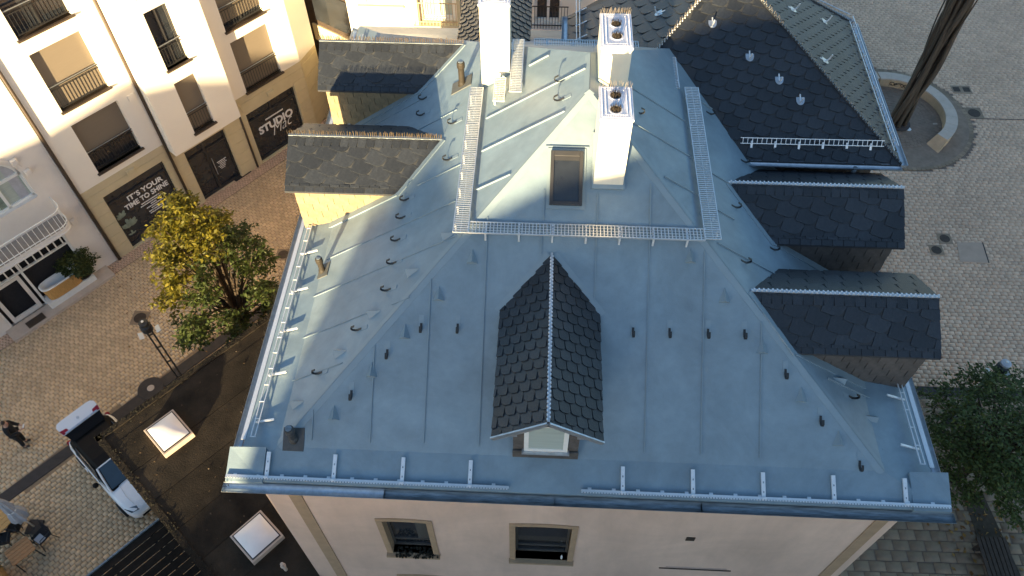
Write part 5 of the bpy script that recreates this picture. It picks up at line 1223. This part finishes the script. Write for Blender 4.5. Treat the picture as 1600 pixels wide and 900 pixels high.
v_, e_, r_ = [], [], []
a_ = chain(v_, e_, r_, [(0,0,.95)], [.155])
for s_ in (-1,1): chain(v_, e_, r_, [(0,s_*.10,.86),(.02,s_*.11,.50),(-.02,s_*.12,.11)], [.115,.085,.07], a_)
skin_obj('trousers', v_, e_, r_, m_dark, per)
for s_ in (-1,1): skin_obj('shoe', [(-.07,s_*.12,.05),(.05,s_*.125,.05),(.17,s_*.135,.04)], [(0,1),(1,2)], [.055,.055,.045], m_brownsill, per)
skin_obj('hair', [(.0,0,1.62),(.02,0,1.73),(.085,0,1.765)], [(0,1),(1,2)], [.085,.088,.05], m_hair, per)
for s_ in (-1,1): MB().lathe((.055,s_*.092,1.64), [(.012,-.01),(.028,.0),(.012,.014)], 8, ax=(0,s_,0)).build('ear', m_skin, per, smooth=True)
MB().lathe((.135,0,1.635), [(.02,-.01),(.016,.01),(.006,.028)], 8, ax=(1,0,-.2)).build('nose', m_skin, per, smooth=True)
for s_ in (-1,1): MB().lathe((.128,s_*.034,1.66), [(.010,0),(.006,.008)], 8, ax=(1,0,0)).build('eye', m_dark, per)
MB().box((.133,0,1.585), .012, .05, .010).build('mouth', m_red, per)
tag(MB().box(Vector((pf.x,pf.y,ZG))+Vector((.47*math.cos(rad(18)),.47*math.sin(rad(18)),1.215)), .09, .15, .012, ax=(Vector((math.cos(rad(18)),math.sin(rad(18)),.5)).normalized(), Vector((-math.sin(rad(18)),math.cos(rad(18)),0)), Vector((-.45,-.15,.9)).normalized())).build('phone', m_frame), 'small white phone in the hands of the person in dark clothes', 'phone')

# ================================================================== CAFE TERRACE
def cafe_table(px, label, m):
    P4 = [G(*p, ZG+.75) for p in px]; c = sum(P4, Vector())/4; u_ = (P4[1]-P4[0]); lu = u_.length; u_.normalize(); v_ = Z3.cross(u_); lv = abs((P4[2]-P4[1]).dot(v_))
    t = thing('cafe_table', label, 'table'); n = 5
    for i in range(n): MB().box(c+v_*(lv*((i+.5)/n-.5)), lu, lv/n-.012, .04, ax=(u_, v_, Z3)).build('plank', m, t)
    for a_ in (-1,1):
        for b_ in (-1,1): MB().tube([c+u_*(a_*lu*.42)+v_*(b_*lv*.36)-Z3*.02, c+u_*(a_*lu*.46)+v_*(b_*lv*.42)-Z3*.75], .022, 6).build('leg', m_black, t)
    MB().box(c-Z3*.04, lu*.9, lv*.8, .03, ax=(u_, v_, Z3)).build('table_frame', m_black, t); return c, u_, v_
c1, u1, v1 = cafe_table([(6,863),(41,836),(55,858),(22,886)], 'slatted reddish wooden cafe table beside the black chair with a grey seat pad', m_wood)
c2, u2, v2 = cafe_table([(-26,812),(-2,790),(19,815),(-5,838)], 'honey coloured wooden cafe table cut by the left edge, under the parasol', m_wood2)
def cafe_chair(c, f_, label, pad=True):
    rz_ = math.atan2(f_.y, f_.x); t = thing('cafe_chair', label, 'chair', group=None, loc=(c.x,c.y,ZG), rz=rz_)
    MB().box((0,0,.45), .46, .48, .035).build('seat', m_dark, t, bevel=.01)
    b_ = MB(); 
    for i in range(5): b_.box((-.24-.02*i, 0, .56+.075*i), .02, .48, .045)
    b_.build('backrest', m_dark, t)
    for x in (-1,1):
        for y in (-1,1): MB().tube([(x*.20,y*.20,.44),(x*.29,y*.26,0)], .016, 6).build('leg', m_black, t)
    for y in (-1,1): MB().tube([(-.23,y*.24,.46),(-.34,y*.24,.92)], .016, 6).build('back_post', m_black, t); MB().tube([(-.28,y*.25,.66),(.14,y*.26,.66),(.2,y*.22,.44)], .015, 6).build('armrest', m_black, t)
    if pad: MB().box((.08,.05,.475), .26, .30, .02).build('seat_pad', m_cloth, t, bevel=.006)
    return t
cafe_chair(G(64,838,ZG+.45), (c1-G(64,838,ZG+.45)), 'black cafe chair with grey seat pad at the end of the reddish wooden table')
cafe_chair(G(24,820,ZG+.45), (c2-G(24,820,ZG+.45)), 'black cafe chair behind the folded parasol at the honey coloured table', False)
cafe_chair(G(4,842,ZG+.45), Vector((-.3,.9,0)), 'black cafe chair between the two wooden tables, at the left edge', False)
pb = G(55,824,ZG); par = thing('folded_parasol', 'folded grey parasol standing beside the cafe tables in the lower left corner', 'parasol', loc=(pb.x,pb.y,ZG))
MB().box((0,0,.04), .5, .5, .08).build('foot', m_drain, par, bevel=.01); MB().tube([(0,0,.08),(0,0,2.6)], .028, 8).build('pole', m_frame, par, smooth=True)
rows = []
for z, r_ in ((.95,.20),(1.15,.22),(1.5,.17),(1.62,.12),(1.72,.14),(2.2,.10),(2.5,.05),(2.56,.01)): rows.append([(r_*(1+.35*(j % 2))*math.cos(2*math.pi*j/16), r_*(1+.35*(j % 2))*math.sin(2*math.pi*j/16), z) for j in range(17)])
MB().sheet(rows).build('canopy', m_cloth, par); MB().lathe((0,0,1.58), [(.15,0),(.16,.03),(.15,.06)], 16).build('strap', m_frame, par)
pl = G(12,893,ZG+.8); plt = thing('planter_box', 'pale wooden planter box filled with brown dry shrubs in the bottom left corner', 'planter', loc=(pl.x-.45,pl.y-.55,ZG), rz=rad(-40))
MB().bb((-.9,-.5,0), (.9,.5,.72)).build('box', m_wood2, plt, bevel=.01)
P = rng.normal(0,1,(5200,3)); P /= np.linalg.norm(P,axis=1)[:,None]; P = P*(rng.uniform(.2,1,(5200,1))**.5)*[.78,.42,.36]+[0,0,1.02]; leaves(P, .10, .4, .45, 'foliage', m_leafbr, plt)

# ================================================================== UNSEEN HOUSES ADDED BEHIND THE CAMERA, outlines shaped to throw the evening shade
def shade_house(name, label, prof, y0, depth, mw=m_oldw):
    """prof: outline (x, z) shaped to cut the sun, left to right, roof included"""
    t = thing(name, label, 'house'); xs = [p[0] for p in prof]; x0, x1 = xs[0], xs[-1]
    zl_ = min(prof[0][1], prof[-1][1])
    MB().bb((x0+.05, y0-depth+.05, ZG), (x1-.05, y0-.05, zl_)).build('wall', mw, t)
    MB().prism([(x, y0, z) for x, z in prof]+[(x1, y0, zl_-.1), (x0, y0, zl_-.1)], (0,-depth,0)).build('roof', m_roofocc, t)
    n = max(2, int((x1-x0)/2.6)); 
    for j in range(max(1, int((zl_-ZG-1)/3.1))):
        for i in range(n):
            x = x0+(i+.5)*(x1-x0)/n; z = ZG+1.2+j*3.1
            if z+1.5 < zl_: w_ = MB().bb((x-.5, y0-.06, z), (x+.5, y0+.01, z+1.5)).build('window', m_glass, t); MB().bb((x-.6, y0-.03, z-.08), (x+.6, y0+.06, z)).build('sill', m_sandt, w_)
    return t
shade_house('tall_shade_house', 'unseen tall house added behind the viewpoint, mansard outline shaped to shade the townhouse', [(-14.3,-1),(-14.2,3.5),(-13.96,3.8),(-13.95,4.3),(-13.72,5.7),(-13.1,6.15),(-12.4,6.9),(-10.9,7.15),(-10.6,7.25),(-9.3,7.78),(-7.9,8.2),(-6.5,8.6),(2,9.0),(18,9.0)], -30, 6)
shade_house('low_shade_block', 'unseen low building added behind the viewpoint, outline shaped to let sun past the houses', [(-24.35,-4.1),(-21.5,-3.7),(-18.4,-3.4),(-17.3,-2.7),(-14.35,-1.0)], -30, 6)
shade_house('street_shade_house', 'unseen house added behind the viewpoint, sloping outline shaped to shade the left facades', [(-42,-.6),(-33,.5),(-30.9,.78),(-30.3,.75),(-29.3,1.1),(-28.7,1.5),(-28,.8),(-27.4,.2),(-26.6,-.2),(-25.5,-1.8),(-24.5,-3.6),(-24.4,-4.2)], -30, 6)
